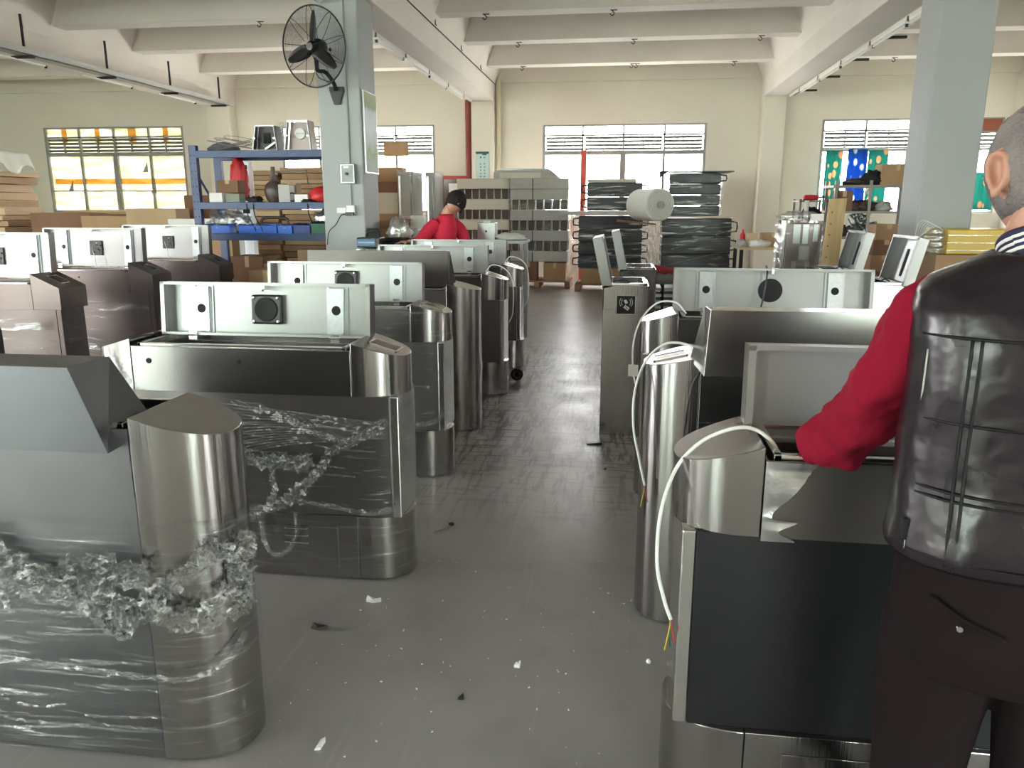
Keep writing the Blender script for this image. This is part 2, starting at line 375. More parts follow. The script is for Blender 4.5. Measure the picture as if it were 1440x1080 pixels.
# roof beams along the hall, joists across it, pilasters and columns
for k, (a, b) in enumerate(((-8.74, -8.23), (-3.05, -2.6), (2.63, 3.05))):
    tag(obj('ceiling_beam', MB().box(a, b, REAR, BACK, 3.575, ZC), CEIL, bevel=.012), kind='structure')
    tag(obj('trim_%d' % (k + 1), MB().box(a, b, BACK - .35, BACK, 0, 3.575), WALL, bevel=.008), kind='structure')
BAYS = ((LEFT, -8.74), (-8.23, -3.05), (-2.6, 2.63), (3.05, RIGHT))
for Yj in (-6.2, -4.2, -2.2, -.2, 1.8, 3.8, 5.6, 7.3, 9.05, 10.95, 12.85, 15.0):
    for (a, b) in BAYS:
        # haunched joist: the ends thicken where they meet the beams
        if Yj > 4:
            z = 4.04
            o = obj('ceiling_joist', MB().prism([(a, ZC), (a, z - .0), (a + .02, z), (b - .02, z), (b, z), (b, ZC)], Yj, Yj + .32, 'y'), CEIL, bevel=.01)
        else:
            o = obj('ceiling_joist', MB().box(a, b, Yj, Yj + .32, 4.04, ZC), CEIL)
        tag(o, kind='structure')
        # sloping haunch webs along the beam sides
for (x, sg) in ((-8.74, -1), (-8.23, 1), (-3.05, -1), (-2.6, 1), (2.63, -1), (3.05, 1)):
    tag(obj('ceiling_haunch', MB().prism([(x, 3.9), (x + sg * .32, ZC), (x, ZC)], REAR, BACK, 'y'), CEIL), kind='structure')
tag(obj('trim_4', MB().box(LEFT, RIGHT, BACK - .06, BACK, 3.95, ZC), WALL), kind='structure')
tag(obj('column', MB().box(-3.1, -2.65, 8.0, 8.5, 0, 3.575), COLUMN, bevel=.015), kind='structure')
tag(obj('column', MB().box(2.66, 3.12, 7.62, 8.12, 0, 3.575), COLUMN, bevel=.015), kind='structure')
for (x, y) in ((-8.7, 8.0), (-3.05, -1.6), (2.65, -1.6), (-8.7, -1.6)):
    tag(obj('column', MB().box(x, x + .45, y, y + .5, 0, 3.575), COLUMN, bevel=.015), kind='structure')

# windows
def window(idx, x0, x1, z0, z1, glass, y=BACK, sashes=2, covers=()):
    t = thing('window_%d' % idx, None, None, ((x0 + x1) / 2, y, z0), kind='structure')
    h = z1 - z0; W = x1 - x0; xl, xr = -W / 2, W / 2; D = .10
    def P(name, mb, m, **k): return obj(name, mb, m, t, **k)
    zt = h * .665; zv = h * .875            # transom heights: big sashes, louvres, top lights
    fr = MB()
    fr.box(xl, xl + .05, .0, D, 0, h).box(xr - .05, xr, .0, D, 0, h).box(xl + .05, xr - .05, .0, D, 0, .05).box(xl + .05, xr - .05, .0, D, h - .03, h)
    P('window_frame', fr, FRAME, bevel=.004)
    P('transom', MB().box(xl + .05, xr - .05, .0, D, zt, zt + .08), FRAME, bevel=.004)
    P('transom', MB().box(xl + .05, xr - .05, .01, D, zv, zv + .03), FRAME)
    P('mullion', MB().box(-.06, .06, .0, D, .05, zt), FRAME, bevel=.004)
    P('mullion', MB().box(-.02, .02, .01, D, zt + .08, h - .03), FRAME)
    for s in (-1, 1):
        P('mullion', MB().box(s * W / 4 - .025, s * W / 4 + .025, .01, D, .05, zt), FRAME)
        P('mullion', MB().box(s * W / 4 - .018, s * W / 4 + .018, .01, D, zt + .08, h - .03), FRAME)
    if glass is GLASSL:
        for s in (-1, 1): P('glazing_bar', MB().box(min(s * .06, s * (W / 2 - .05)), max(s * .06, s * (W / 2 - .05)), .03, D - .02, zt * .38, zt * .38 + .02), FRAME)
    n = 4
    for q in range(4):
        a = xl + .05 + q * (W - .1) / 4; b = a + (W - .1) / 4
        P('glass_pane', MB().box(a, b, .05, .056, .05, zt), glass)
        P('glass_pane', MB().box(a, b, .05, .056, zv + .03, h - .03), glass)
        if glass is GLASSL: P('glass_pane', MB().box(a, b, .085, .09, zt + .08, zv), glass)
        m_ = (a + b) / 2
        P('louvre_bar', MB().box(m_ - .01, m_ + .01, .01, .07, zt + .08, zv), FRAME)
        for k in range(4):
            zz = zt + .08 + (k + .5) * (zv - zt - .08) / 4
            P('louvre_blade', MB().cbox(((a + b) / 2, .05, zz), ((b - a) - .04, .03, .046), (.4, 0, 0)), BLADE)
    P('window_sill', MB().box(xl - .03, xr + .03, -.05, .02, -.03, .0), WALL)
    return t
for i, (_n, a, b, c, d) in enumerate(WINS):
    window(i + 1, a, b, c, d, GLASSL if i == 0 else GLASS)
k = 5
for (a, b, c, d) in REARW:
    t = thing('window_%d' % k, None, None, ((a + b) / 2, REAR, c), kind='structure'); k += 1
    W = b - a; H = d - c
    obj('window_frame', MB().box(-W / 2, -W / 2 + .06, -.12, 0, 0, H).box(W / 2 - .06, W / 2, -.12, 0, 0, H).box(-W / 2, W / 2, -.12, 0, 0, .06).box(-W / 2, W / 2, -.12, 0, H - .06, H).box(-.04, .04, -.12, 0, 0, H), FRAME, t)
    obj('glass_pane', MB().box(-W / 2 + .06, W / 2 - .06, -.07, -.064, .06, H - .06), GLASSG, t)
for (wx, lst) in ((LEFT, LEFTW), (RIGHT, RIGHTW)):
    for (a, b, c, d) in lst:
        t = thing('window_%d' % k, None, None, (wx, (a + b) / 2, c), kind='structure'); k += 1
        W = b - a; H = d - c; s = -1 if wx < 0 else 1; x0, x1 = sorted((0, s * .12))
        obj('window_frame', MB().box(x0, x1, -W / 2, -W / 2 + .06, 0, H).box(x0, x1, W / 2 - .06, W / 2, 0, H).box(x0, x1, -W / 2, W / 2, 0, .06).box(x0, x1, -W / 2, W / 2, H - .06, H).box(x0, x1, -.04, .04, 0, H), FRAME, t)
        obj('glass_pane', MB().box(s * .06 - .003, s * .06 + .003, -W / 2 + .06, W / 2 - .06, .06, H - .06), GLASS, t)

# ------------------------------------------------------------ turnstile cabinets
W_ = .29                                     # depth of a cabinet
def dshape(c, wd=W_, ex=2.35, n=18, inset=0.0):
    """half super-ellipse seen from above: from (0,0) round the tip (c, wd/2) to (0,wd)"""
    pts = []
    for i in range(n + 1):
        a = -PI / 2 + PI * i / n
        ca, sa = math.cos(a), math.sin(a)
        x = (c - inset) * abs(ca) ** (2 / ex); y = wd / 2 + (wd / 2 - inset) * math.copysign(abs(sa) ** (2 / ex), sa)
        pts.append((x, y))
    return pts
def cap_shell(c, z0, z1fn, wd=W_, angular=False):
    if angular: pts = [(0, 0), (c, 0), (c, wd), (0, wd)]
    else: pts = dshape(c, wd)
    return MB().prism(pts, z0, z1fn)
def lid_inside(root, sg, L, m=None, zb=.985, h=.225, tilt=.10, detail='speaker', y=W_ - .03, depth=.055, x1=.015, straps=(.18, .83)):
    """raised lid seen from inside: shallow tray standing on its hinge side, open towards -y"""
    hinge = thing_child = None
    M = Matrix.Translation((0, y, zb)) @ Matrix.Rotation(-tilt, 4, 'X')
    def Q(name, mb, mm, par=None, **k): return obj(name, mb.xf(M).mirx(sg), mm, par or root, **k)
    x0 = x1 - L; t = .004; f = .018
    m = m or INNER
    sh = MB().box(x0, x1, 0, t, 0, h).box(x0, x0 + t, -depth, 0, 0, h).box(x1 - t, x1, -depth, 0, 0, h).box(x0, x1, -depth, 0, h - t, h).box(x0, x1, -depth, 0, 0, t)
    sh.box(x0, x0 + f, -depth - .002, -depth + .002, 0, h).box(x1 - f, x1, -depth - .002, -depth + .002, 0, h).box(x0, x1, -depth - .002, -depth + .002, h - f * .7, h).box(x0, x1, -depth - .002, -depth + .002, 0, f * .6)
    lid = Q('lid', sh, m)
    # dark outer skin
    Q('lid_outer_skin', MB().box(x0 - .001, x1 + .001, .0045, .006, 0, h + .001).box(x1, x1 + .0015, -depth, .005, 0, h), STEELD, lid)
    if detail == 'plain': straps = ()
    for q in straps:
        xa = x0 + L * (q if sg > 0 else q); wdt = L * .075
        st = MB().box(xa - wdt / 2, xa + wdt / 2, -.022, -.019, .012, h - .02)
        st.box(xa - wdt / 2 - .012, xa - wdt / 2, -.006, -.002, .01, h - .015).box(xa + wdt / 2, xa + wdt / 2 + .012, -.006, -.002, .01, h - .015)
        st.box(xa - wdt / 2, xa - wdt / 2 + .003, -.022, -.002, .012, h - .02).box(xa + wdt / 2 - .003, xa + wdt / 2, -.022, -.002, .012, h - .02)
        b = Q('mounting_strap', st, GALV, lid)
        Q('round_hole', MB().lathe([(0, -.0245), (.018, -.0245), (.02, -.022), (.02, -.019)], 18, (xa, 0, h * .5), 'y'), BLACKM, b, smooth=True)
    xm = x0 + L * .5
    if detail == 'speaker':
        sp = Q('speaker_box', MB().box(xm - .068, xm + .068, -.03, -.004, h * .22, h * .22 + .125), BLACK, lid, bevel=.008)
        Q('speaker_cone', MB().lathe([(0, -.032), (.03, -.033), (.044, -.036), (.05, -.036), (.052, -.03)], 24, (xm, 0, h * .22 + .0625), 'y'), BLACKM, sp, smooth=True)
        for sx in (-1, 1):
            for sz in (-1, 1): Q('screw', MB().lathe([(0, -.036), (.006, -.035), (.007, -.03)], 8, (xm + sx * .054, 0, h * .22 + .0625 + sz * .05), 'y'), CHROME, sp, smooth=True)
    elif detail == 'board':
        bd = Q('control_board', MB().box(xm - .06, xm + .06, -.014, -.004, h * .28, h * .28 + .13), BLACK, lid, bevel=.003)
        rr = random.Random(5)
        for i in range(9):
            a, b = rr.uniform(-.05, .05), rr.uniform(.01, .12)
            Q('board_component', MB().cbox((xm + a, -.017, h * .28 + b), (rr.choice((.006, .012)), .008, rr.choice((.005, .009)))), rr.choice((BLACKM, BLACKM, BROWNV, GALV)), bd)
        Q('thin_cable', MB().tube(bez([(xm - .03, -.02, h * .5), (xm - .01, -.05, h * .42), (xm + .02, -.06, h * .2), (xm + .03, -.07, -.01)]), .0022, 5), HOSE, lid, smooth=True)
    elif detail == 'hole':
        Q('round_opening', MB().lathe([(0, -.006), (.06, -.006), (.062, -.004), (.062, -.001)], 32, (x0 + L * .5 - .0, 0, h * .5), 'y'), BLACKM, lid, smooth=True)
        Q('black_cable', MB().tube(bez([(xm + .02, .03, h + .015), (xm + .03, -.06, h - .02), (xm + .035, -.05, h * .5), (xm + .06, -.07, -.01)]), .005, 6), BLACK, lid, smooth=True)
    elif detail == 'plain':
        Q('hooked_wire', MB().tube(bez([(x0 + L * .32, -.06, .008), (x0 + L * .33, -.07, .02), (x0 + L * .34, -.05, .03), (x0 + L * .35, -.06, .015)]), .003, 6), CHROME, lid, smooth=True)
        return lid
    Q('lock_tab', MB().box(xm - .006, xm + .006, -depth - .004, -.004, h - .03, h - .004).lathe([(0, -depth - .012), (.006, -depth - .01), (.006, -depth)], 8, (xm, 0, h - .03), 'y'), CHROME, lid)
    for q in (.16, .84):
        xa = x0 + L * q
        Q('hinge', MB().box(xa - .018, xa + .018, -depth - .012, -depth + .004, -.02, .016).tube([(xa - .022, -depth - .008, 0), (xa + .022, -depth - .008, 0)], .006, 8), CHROME, lid)
    return lid
def lid_outside(root, sg, L, y=-.02, zb=.93, h=.22, depth=.17, x1=-.04, slant=.10, tilt=-.06, m=None, hole=False, yh=None):
    """lid swung over with its outer face to the near side: wedge-ended trough, open at its back"""
    m = m or STEELH
    M = Matrix.Translation((0, y, zb)) @ Matrix.Rotation(tilt, 4, 'X')
    x0 = x1 - L; t = .004
    ring = [(x0, 0, 0), (x1, 0, 0), (x1 - slant, 0, h), (x0 + slant, 0, h)]
    ringb = [(x0 + .0, depth, 0.02), (x1 + .03, depth, .03), (x1 - slant + .0, depth * .95, h), (x0 + slant - .0, depth * .95, h)]
    mb = MB().add(ring + ringb, [(0, 1, 2, 3), (0, 4, 5, 1), (1, 5, 6, 2), (2, 6, 7, 3), (3, 7, 4, 0)])
    lid = obj('lid', mb.xf(M).mirx(sg), m, root, solid=.004, bevel=.003)
    if hole:
        obj('round_hole', MB().lathe([(0, -.0035), (.055, -.0035), (.057, -.002)], 28, (x1 - L * .62, 0, h * .45), 'y').xf(M).mirx(sg), BLACKM, lid, smooth=True)
    return lid

def turnstile(label, loc, sg=1, L=.93, cap='short', ang=False, lid='speaker', band=None, panel=None, hose=None, group='stainless turnstile cabinets', far_cap=True, m=None, window=True, c=.2, gap=False, zlid=.985, hl=.225, Llid=None, strip=True, slots=False, tilt=.1, rz=0.0, cabh=0.0):
    root = thing('turnstile_cabinet', label, 'turnstile', loc, rz, group)
    band = band or STEELH; panel = panel or STEELD; m = m or STEEL
    def Q(name, mb, mm, par=None, **k): return obj(name, mb.mirx(sg), mm, par or root, **k)
    zt, zl, zp = .975 + cabh, .79 + cabh, .28
    # base plinth with its rounded ends
    if cap == 'short': Q('plinth', MB().box(-L, -.002, 0, W_, .006, zp), m, bevel=.002)
    if cap == 'short': Q('plinth_panel', MB().box(-L * .86, -.09, -.003, .001, .05, zp - .05), m, bevel=.001)
    if slots:
        for k in range(3): Q('vent_slot', MB().cbox((-.27, -.004, .155 + k * .032), (.1, .006, .006)), CHROME, bevel=.002)  # slots as bright metal bars, the glints of their edges put into the colour
    zpe = zp if cap == 'short' else None
    if cap == 'short':
        Q('plinth_end', cap_shell(c, .006, zp, angular=ang), m, smooth=True, bevel=.0025)
        Q('recessed_panel', MB().box(-L - .02 if far_cap else -L, c * .72, .018, W_ - .018, zp, zl), panel, bevel=.002)
        if strip: Q('edge_strip', MB().box(c * .72, c * .9, .02, W_ - .02, zp, zl), CHROME if not ang else panel, bevel=.004)
    else:
        Q('body_panel', MB().box(-L, -.003, .004, W_ - .004, .006, zl), panel, bevel=.002)
    # upper band: open tray with rim
    t = .006
    tr = MB().box(-L, -.003, 0, t, zl, zt).box(-L, -.003, W_ - t, W_, zl, zt).box(-L, -L + t, t, W_ - t, zl, zt).box(-.003 - t, -.003, t, W_ - t, zl, zt).box(-L + t, -.003 - t, t, W_ - t, zl, zl + .01).box(-L + t, -.01, t, W_ - t, zt - .07, zt - .064)
    Q('upper_band', tr, band, bevel=.0015)
    rim = MB().box(-L + .02, -.02, .012, .03, zt - .02, zt + .012).box(-L + .02, -.02, W_ - .03, W_ - .012, zt - .02, zt + .012).box(-L + .02, -L + .04, .012, W_ - .012, zt - .02, zt + .012).box(-.04, -.02, .012, W_ - .012, zt - .02, zt + .012)
    Q('tray_rim', rim, CHROME, bevel=.003)
    Q('bolt_hole', MB().lathe([(0, -.003), (.011, -.003), (.012, 0)], 12, (-L * .92, 0, zt - .06), 'y'), BLACKM, smooth=True)
    Q('bolt_hole', MB().lathe([(0, -.003), (.007, -.003), (.009, 0)], 12, (-L * .5, 0, zt - .055), 'y'), BLACKM, smooth=True)
    # end caps
    zj, ztip = 1.005 + cabh, .945 + cabh
    if ang: zj, ztip = 1.05 + cabh, .95 + cabh
    def top(x, y): return zj + (ztip - zj) * (x / c)
    zbot = zl if cap == 'short' else .006
    if cap == 'post':
        zj, ztip = 1.02, .975
    e = Q('end_cap', cap_shell(c, zbot, top, angular=ang), m, smooth=True, bevel=.002)
    if window:
        M = Matrix.Translation((c * .5, W_ * .5, top(c * .5, 0) + .001)) @ Matrix.Rotation(math.atan2(zj - ztip, c), 4, 'Y')
        fr = MB().box(-.062, -.055, -.05, .05, -.002, .003).box(.055, .062, -.05, .05, -.002, .003).box(-.062, .062, -.05, -.044, -.002, .003).box(-.062, .062, .044, .05, -.002, .003)
        d = Q('display_window', MB().box(-.055, .055, -.044, .044, -.002, .0012).xf(M), CAPGLASS if not ang else WINSTICK, e)
        Q('display_frame', fr.xf(M), CHROME, d)
    if far_cap:
        if cap == 'short' or True:
            Mf = Matrix.Translation((-L - .004, 0, 0)) @ Matrix.Scale(-1, 4, (1, 0, 0))
            Q('far_end_cap', cap_shell(c, zbot, top, angular=ang).xf(Mf), m, smooth=True, bevel=.002)
            if cap == 'short': Q('far_plinth_end', cap_shell(c, .006, zp, angular=ang).xf(Mf), m, smooth=True, bevel=.002)
    LL_ = Llid or L
    if lid in ('speaker', 'board', 'hole', 'plain'): lid_inside(root, sg, LL_, zb=zlid + cabh, h=hl, detail=lid, tilt=tilt)
    elif lid == 'outside': pass
    if hose:
        Q('white_hose', MB().tube(bez(hose, 12), .0046, 8), HOSE, smooth='all')
        p = Vector(hose[-1])
        for k, mm in enumerate((RED, GREENP, YELLOW)):
            Q('wire_end', MB().tube(bez([p, p + Vector((.004 * (k - 1), -.006, -.03)), p + Vector((.012 * (k - 1), -.004, -.06 - .01 * k))], 4), .0018, 5), mm, smooth='all')
    return root

# films -------------------------------------------------------
def film_band(root, sg, L, c, z0, z1, off=.012, seed=1, amp=.010, name='stretch_film', m=None, wob=.03, far=True, x0=None, W=W_):
    """a loose sleeve of stretch film around the cabinet, its hems uneven"""
    path = [( -L if x0 is None else x0, 0)] + [(-L * (1 - i / 14), 0) for i in range(1, 14)] + dshape(c, n=22) + ([(-L * i / 8, W_) for i in range(1, 9)] if far else [])
    P = []
    for i, (x, y) in enumerate(path):
        a = Vector(path[max(i - 1, 0)]); b = Vector(path[min(i + 1, len(path) - 1)]); tt = (b - a); tt.normalize()
        P.append((Vector((x, y)), Vector((tt.y, -tt.x))))
    nu = len(P) - 1; nv = 34
    def fn(u, v):
        k = min(int(round(u * nu)), nu); p, n_ = P[k]
        za = z0 + wob * noise.noise(Vector((p.x * 4 + seed, p.y * 4, 0))); zb = z1 + wob * noise.noise(Vector((p.x * 3 + seed * 3, p.y * 5, 9)))
        z = za + (zb - za) * v
        d = off + amp * noise.noise(Vector((p.x * 3 + seed, p.y * 3, z * 16))) + amp * .6 * noise.noise(Vector((p.x * 18 + seed, p.y * 18, z * 26)))
        d = max(d, .003)
        return (p.x + n_.x * d, p.y + n_.y * d, z)
    o = obj(name, MB().grid(fn, nu, nv).mirx(sg), m or FILM, root, smooth='all', fixn=False)
    return o
def film_rope(root, sg, pts, wd=.03, seed=1, name='film_crease', m=None, amp=1.0, n=14):
    path = bez(pts, n); N_ = len(path)
    def fn(u, v):
        i = min(int(u * (N_ - 1)), N_ - 1); p = path[i]; q = path[min(i + 1, N_ - 1)]; r_ = path[max(i - 1, 0)]
        t = (q - r_); t.normalize(); up = Vector((0, -1, 0)); s_ = t.cross(up)
        if s_.length < 1e-4: s_ = Vector((0, 0, 1))
        s_.normalize()
        ww = wd * (.6 + .8 * abs(noise.noise(Vector((i * .21, seed, 3)))))
        a = (v - .5) * 2
        j_ = u * (N_ - 1)
        d = Vector((noise.noise(Vector((j_ * .55, v * 9, seed))), noise.noise(Vector((j_ * .6, v * 9, seed + 9))), noise.noise(Vector((j_ * .5, v * 8, seed + 20))))) * wd * .55 * amp + Vector((noise.noise(Vector((j_ * 1.7, v * 21, seed))), noise.noise(Vector((j_ * 1.8, v * 23, seed + 5))), noise.noise(Vector((j_ * 1.6, v * 22, seed + 7))))) * wd * .28 * amp
        return tuple(p + s_ * a * ww + d + Vector((0, -abs(d.y) * .5, 0)))
    return obj(name, MB().grid(fn, N_ * 2, 12 if wd > .01 else 3).mirx(sg), m or FILMX, root, smooth=False, fixn=False)

# near row on the left hand of the aisle -----------------------------------
XJ = -1.035
# L1: nearest, lid swung over, wrapped from the waist down
t1 = turnstile('nearest film-wrapped steel turnstile with a sloping hood hanging over its near side', (-1.228, 1.745, 0), 1, L=1.0, cap='full', lid=None, window=False, c=.215, band=mat('grey_filmed_steel', (.17, .165, .175), .36, .85, noise_amt=.4, nscale=2), panel=MATS['grey_filmed_steel'])
lid_outside(t1, 1, 1.0, y=-.045, zb=.925, h=.215, depth=.17, x1=-.03, slant=.085, tilt=-.02, m=mat('blue_grey_filmed_steel', (.135, .137, .15), .40, .8, noise_amt=.3, nscale=2))
film_band(t1, 1, 1.0, .215, .0, .72, .012, 3, .012, wob=.02)
film_rope(t1, 1, [(-.7, -.03, .66), (-.45, -.035, .62), (-.25, -.03, .56), (-.12, -.035, .53), (.0, -.04, .50), (.08, -.03, .56), (.17, -.01, .62), (.2, .05, .66)], .035, 2)
film_rope(t1, 1, [(-.6, -.03, .55), (-.4, -.04, .54), (-.2, -.035, .51), (-.08, -.045, .45), (.02, -.04, .49), (.12, -.03, .46), (.22, .02, .50), (.24, .08, .58), (.23, .12, .66)], .04, 5)
film_rope(t1, 1, [(-.45, -.03, .68), (-.36, -.035, .6), (-.22, -.04, .57), (-.1, -.035, .6), (.03, -.035, .585)], .05, 7)
film_rope(t1, 1, [(-.7, -.03, .33), (-.4, -.035, .31), (-.1, -.03, .29), (.1, -.015, .28), (.2, .03, .32), (.225, .09, .37)], .012, 9)
film_rope(t1, 1, [(-.1, -.04, .47), (-.07, -.05, .43), (-.045, -.045, .415), (-.03, -.04, .44)], .018, 11)
film_rope(t1, 1, [(.21, .03, .66), (.245, .05, .58), (.25, .06, .5), (.225, .04, .46)], .035, 12)
film_rope(t1, 1, [(-.41, -.035, .52), (-.385, -.045, .5), (-.38, -.045, .465)], .012, 13)
rr = random.Random(11)
for i in range(16):
    x = rr.uniform(-.65, .1); z = rr.uniform(.08, .45)
    film_rope(t1, 1, [(x, -.028, z), (x + .08, -.032, z + rr.uniform(-.004, .012)), (x + rr.uniform(.14, .3), -.03, z + rr.uniform(-.004, .022))], .006, 30 + i, amp=.5)

t2 = turnstile('turnstile with torn film draped across its dark side, black speaker in its open lid', (XJ, 2.87, 0), 1, L=.93, cap='short', lid='speaker', slots=True)
film_band(t2, 1, .93, .2, .0, .70, .010, 13, .010, wob=.10)
film_rope(t2, 1, [(-.5, -.02, .76), (-.3, -.03, .72), (-.22, -.035, .68), (-.12, -.04, .64), (-.03, -.03, .62)], .02, 31)
film_rope(t2, 1, [(.14, -.01, .70), (.08, -.02, .66), (-.01, -.03, .61), (-.09, -.035, .57), (-.13, -.04, .50), (-.2, -.04, .43), (-.28, -.04, .36), (-.36, -.04, .32), (-.5, -.04, .27)], .028, 33)
film_rope(t2, 1, [(-.62, -.03, .60), (-.5, -.035, .56), (-.4, -.045, .52), (-.3, -.05, .53), (-.22, -.045, .52), (-.17, -.04, .54)], .04, 35)
film_rope(t2, 1, [(-.33, -.045, .55), (-.335, -.05, .47), (-.33, -.05, .40), (-.36, -.05, .33)], .018, 37)
film_rope(t2, 1, [(-.40, -.04, .30), (-.39, -.06, .2), (-.35, -.07, .13), (-.29, -.065, .14), (-.25, -.05, .22), (-.255, -.04, .31)], .013, 38)
film_rope(t2, 1, [(-.62, -.04, .66), (-.55, -.05, .60), (-.5, -.05, .52), (-.46, -.05, .5)], .05, 39)
film_rope(t2, 1, [(.15, -.012, .33), (.05, -.02, .31), (-.1, -.02, .33), (-.25, -.025, .35)], .014, 40)
film_rope(t2, 1, [(-1.1, -.03, .93), (-1.04, -.05, .86), (-.98, -.06, .78), (-.85, -.05, .72), (-.72, -.04, .66)], .028, 41)
for i in range(14):
    x = rr.uniform(-.62, -.1); z = rr.uniform(.35, .75)
    film_rope(t2, 1, [(x, -.022, z), (x + .09, -.024, z - .012), (x + rr.uniform(.15, .4), -.022, z - rr.uniform(.015, .05))], .005, 60 + i, amp=.5)

for i in range(16):
    z0_ = .76 - .018 * i; film_rope(t2, 1, [(-.66 + .02 * (i % 3), -.024, z0_), (-.3, -.026, z0_ * .55 + .70 * .45), (.13, -.014, .69 - .004 * i)], .0035, 120 + i, amp=.6)
t3 = turnstile('turnstile between the torn-film one and the full-height post, its end still under film', (XJ - .1, 4.13, 0), 1, L=.93, cap='short', lid='speaker', strip=True)
film_band(t3, 1, .93, .2, .28, 1.0, .008, 43, .008, wob=.01)
film_rope(t3, 1, [(.19, .05, .42), (.14, -.01, .35), (.06, -.02, .33), (-.05, -.02, .34), (-.2, -.02, .36)], .02, 45)
film_rope(t3, 1, [(-.06, -.02, .58), (.02, -.02, .55), (.1, -.01, .54)], .009, 46)

t4 = turnstile('turnstile with a full-height half-round post end and a dark lid facing away', (XJ - .11, 5.08, 0), 1, L=.98, cap='post', lid=None, window=False, c=.21, band=STEELD)
lid_outside(t4, 1, 1.0, y=.05, zb=1.0, h=.235, depth=.07, x1=.01, slant=.01, tilt=-.08, m=mat('dark_brown_steel', (.085, .075, .072), .36, .8))
HL = [(.009, .16, 1.0), (.062, .16, 1.06), (.158, .11, 1.044), (.229, .06, .981), (.252, .06, .856), (.246, .06, .683), (.217, .06, .607)]
t5 = turnstile('turnstile just behind the full-height post, white hose looped over its end cap', (XJ - .06, 6.14, 0), 1, L=.93, cap='short', lid='speaker', hose=HL)
t6 = turnstile('farthest turnstile of the row with the person in red, white hose down its end', (XJ - .06, 7.2, 0), 1, L=.93, cap='short', lid='speaker', hose=[(x, y, z - .0) for x, y, z in HL], c=.2)

# right row -----------------------------------------------------------------
HR = [(-.044, .05, .948), (-.03, .07, .993), (.01, .09, 1.021), (.062, .09, 1.021), (.133, .09, .985), (.189, .07, .922), (.222, .03, .825), (.226, .01, .706), (.206, .01, .615), (.188, .01, .564)]
r1 = turnstile('turnstile the man reaches into, blue-black side, white hose over its round end cap', (.335, 1.71, 0), -1, L=.95, cap='short', lid='plain', window=False, hose=HR, c=.19, tilt=.06, zlid=.955, hl=.24, panel=mat('blue_black_filmed_panel', (.058, .060, .066), .30, .8, noise_amt=.4, nscale=2), band=STEELD)
# peeled film beside the cap
def peel(u, v):
    wv = (.055 + .02 * math.cos(v * 22)) if v < .3 else .02 + .09 * max(0, (v - .38) / .62) ** .8; x = -.002 - u * (wv + .004 * noise.noise(Vector((v * 30, 0, 2)))); return (x * 1, -.006 - .012 * u * abs(math.sin(v * 7)), .785 + .19 * v)
obj('peeled_film', MB().grid(peel, 5, 40).mirx(-1), film_mat('peeled_protective_film', .45, .4, 8, (1, 1, 1), .3), r1, smooth='all', fixn=False)
obj('lock_button', MB().lathe([(0, -.014), (.006, -.013), (.009, -.006), (.009, 0)], 14, (-.07, 0, .915), 'y').mirx(-1), CHROME, r1, smooth=True)
HR2 = [(0, .06, 1.025), (.044, .08, 1.053), (.117, .1, 1.048), (.183, .08, .988), (.218, .04, .887), (.219, .02, .761), (.197, .0, .655), (.172, .0, .548)]
r2 = turnstile('turnstile with full-height half-round end and broad steel hood, behind the one being worked on', (.285, 2.68, 0), -1, L=.98, cap='post', lid=None, window=True, c=.19, hose=HR2, band=STEELH, panel=STEELH)
lid_outside(r2, -1, 1.0, y=-.13, zb=.985, h=.215, depth=.18, x1=.0, slant=.012, tilt=-.05, hole=True)
obj('black_cable', MB().tube(bez([(-.0, .0, .97), (.03, -.015, .9), (.045, -.02, .75), (.05, -.02, .5), (.05, -.02, .2)]), .004, 6).mirx(-1), BLACK, r2, smooth='all')
r3 = turnstile('turnstile whose white open lid has a round hole crossed by a black cable', (.30, 3.95, 0), -1, L=1.0, cap='short', lid='hole', window=False, hose=[(-.046, .1, .99), (.01, .11, 1.045), (.099, .13, 1.039), (.177, .1, .963), (.217, .05, .848), (.216, .03, .702), (.2, .02, .627)], c=.19)
obj('cable_tag', MB().cbox((.215, .02, .70), (.05, .006, .06)).mirx(-1), WHITE, r3)

# second row at the left: square-ended, brownish film, taller lids -------------
for k, (Y, lab) in enumerate(((5.1, 'nearest of the three square-ended brownish turnstiles, its lid cut by the photo edge'), (6.25, 'middle of the three square-ended brownish turnstiles, circuit board in its pale lid'), (7.4, 'farthest of the three square-ended brownish turnstiles, just in front of the blue rack'))):
    t = turnstile(lab, (-4.22, Y, 0), 1, L=.95, cap='short', ang=True, lid='board', m=STEELB, band=STEELB, panel=STEELB, c=.22, zlid=1.0, hl=.335, tilt=.06, group='square-ended turnstiles', Llid=.96)
    film_band(t, 1, .95, .2, .1, .78, .015, 50 + k, .01, m=FILMB, wob=.01)
t0 = thing('wrapped_steel_cabinet', 'low steel cabinet under glossy film, only its corner shows above the nearest turnstile\'s hood', 'cabinet', (-3.75, 3.95, 0))
obj('cabinet_body', MB().box(-.9, 0.0, 0, .3, .01, .80), STEELH, t0, bevel=.01)
obj('cabinet_top', MB().prism([(-.9, .80), (.0, .80), (-.03, .84), (-.9, .86)], 0.0, .3, 'y'), STEELH, t0, bevel=.006)
obj('stretch_film', MB().box(-.92, .012, -.014, .314, .02, .865), FILMB, t0)
film_rope(t0, 1, [(.012, -.02, .6), (.014, -.02, .7), (.008, -.02, .83), (-.08, -.02, .85), (-.2, -.02, .87)], .012, 70)

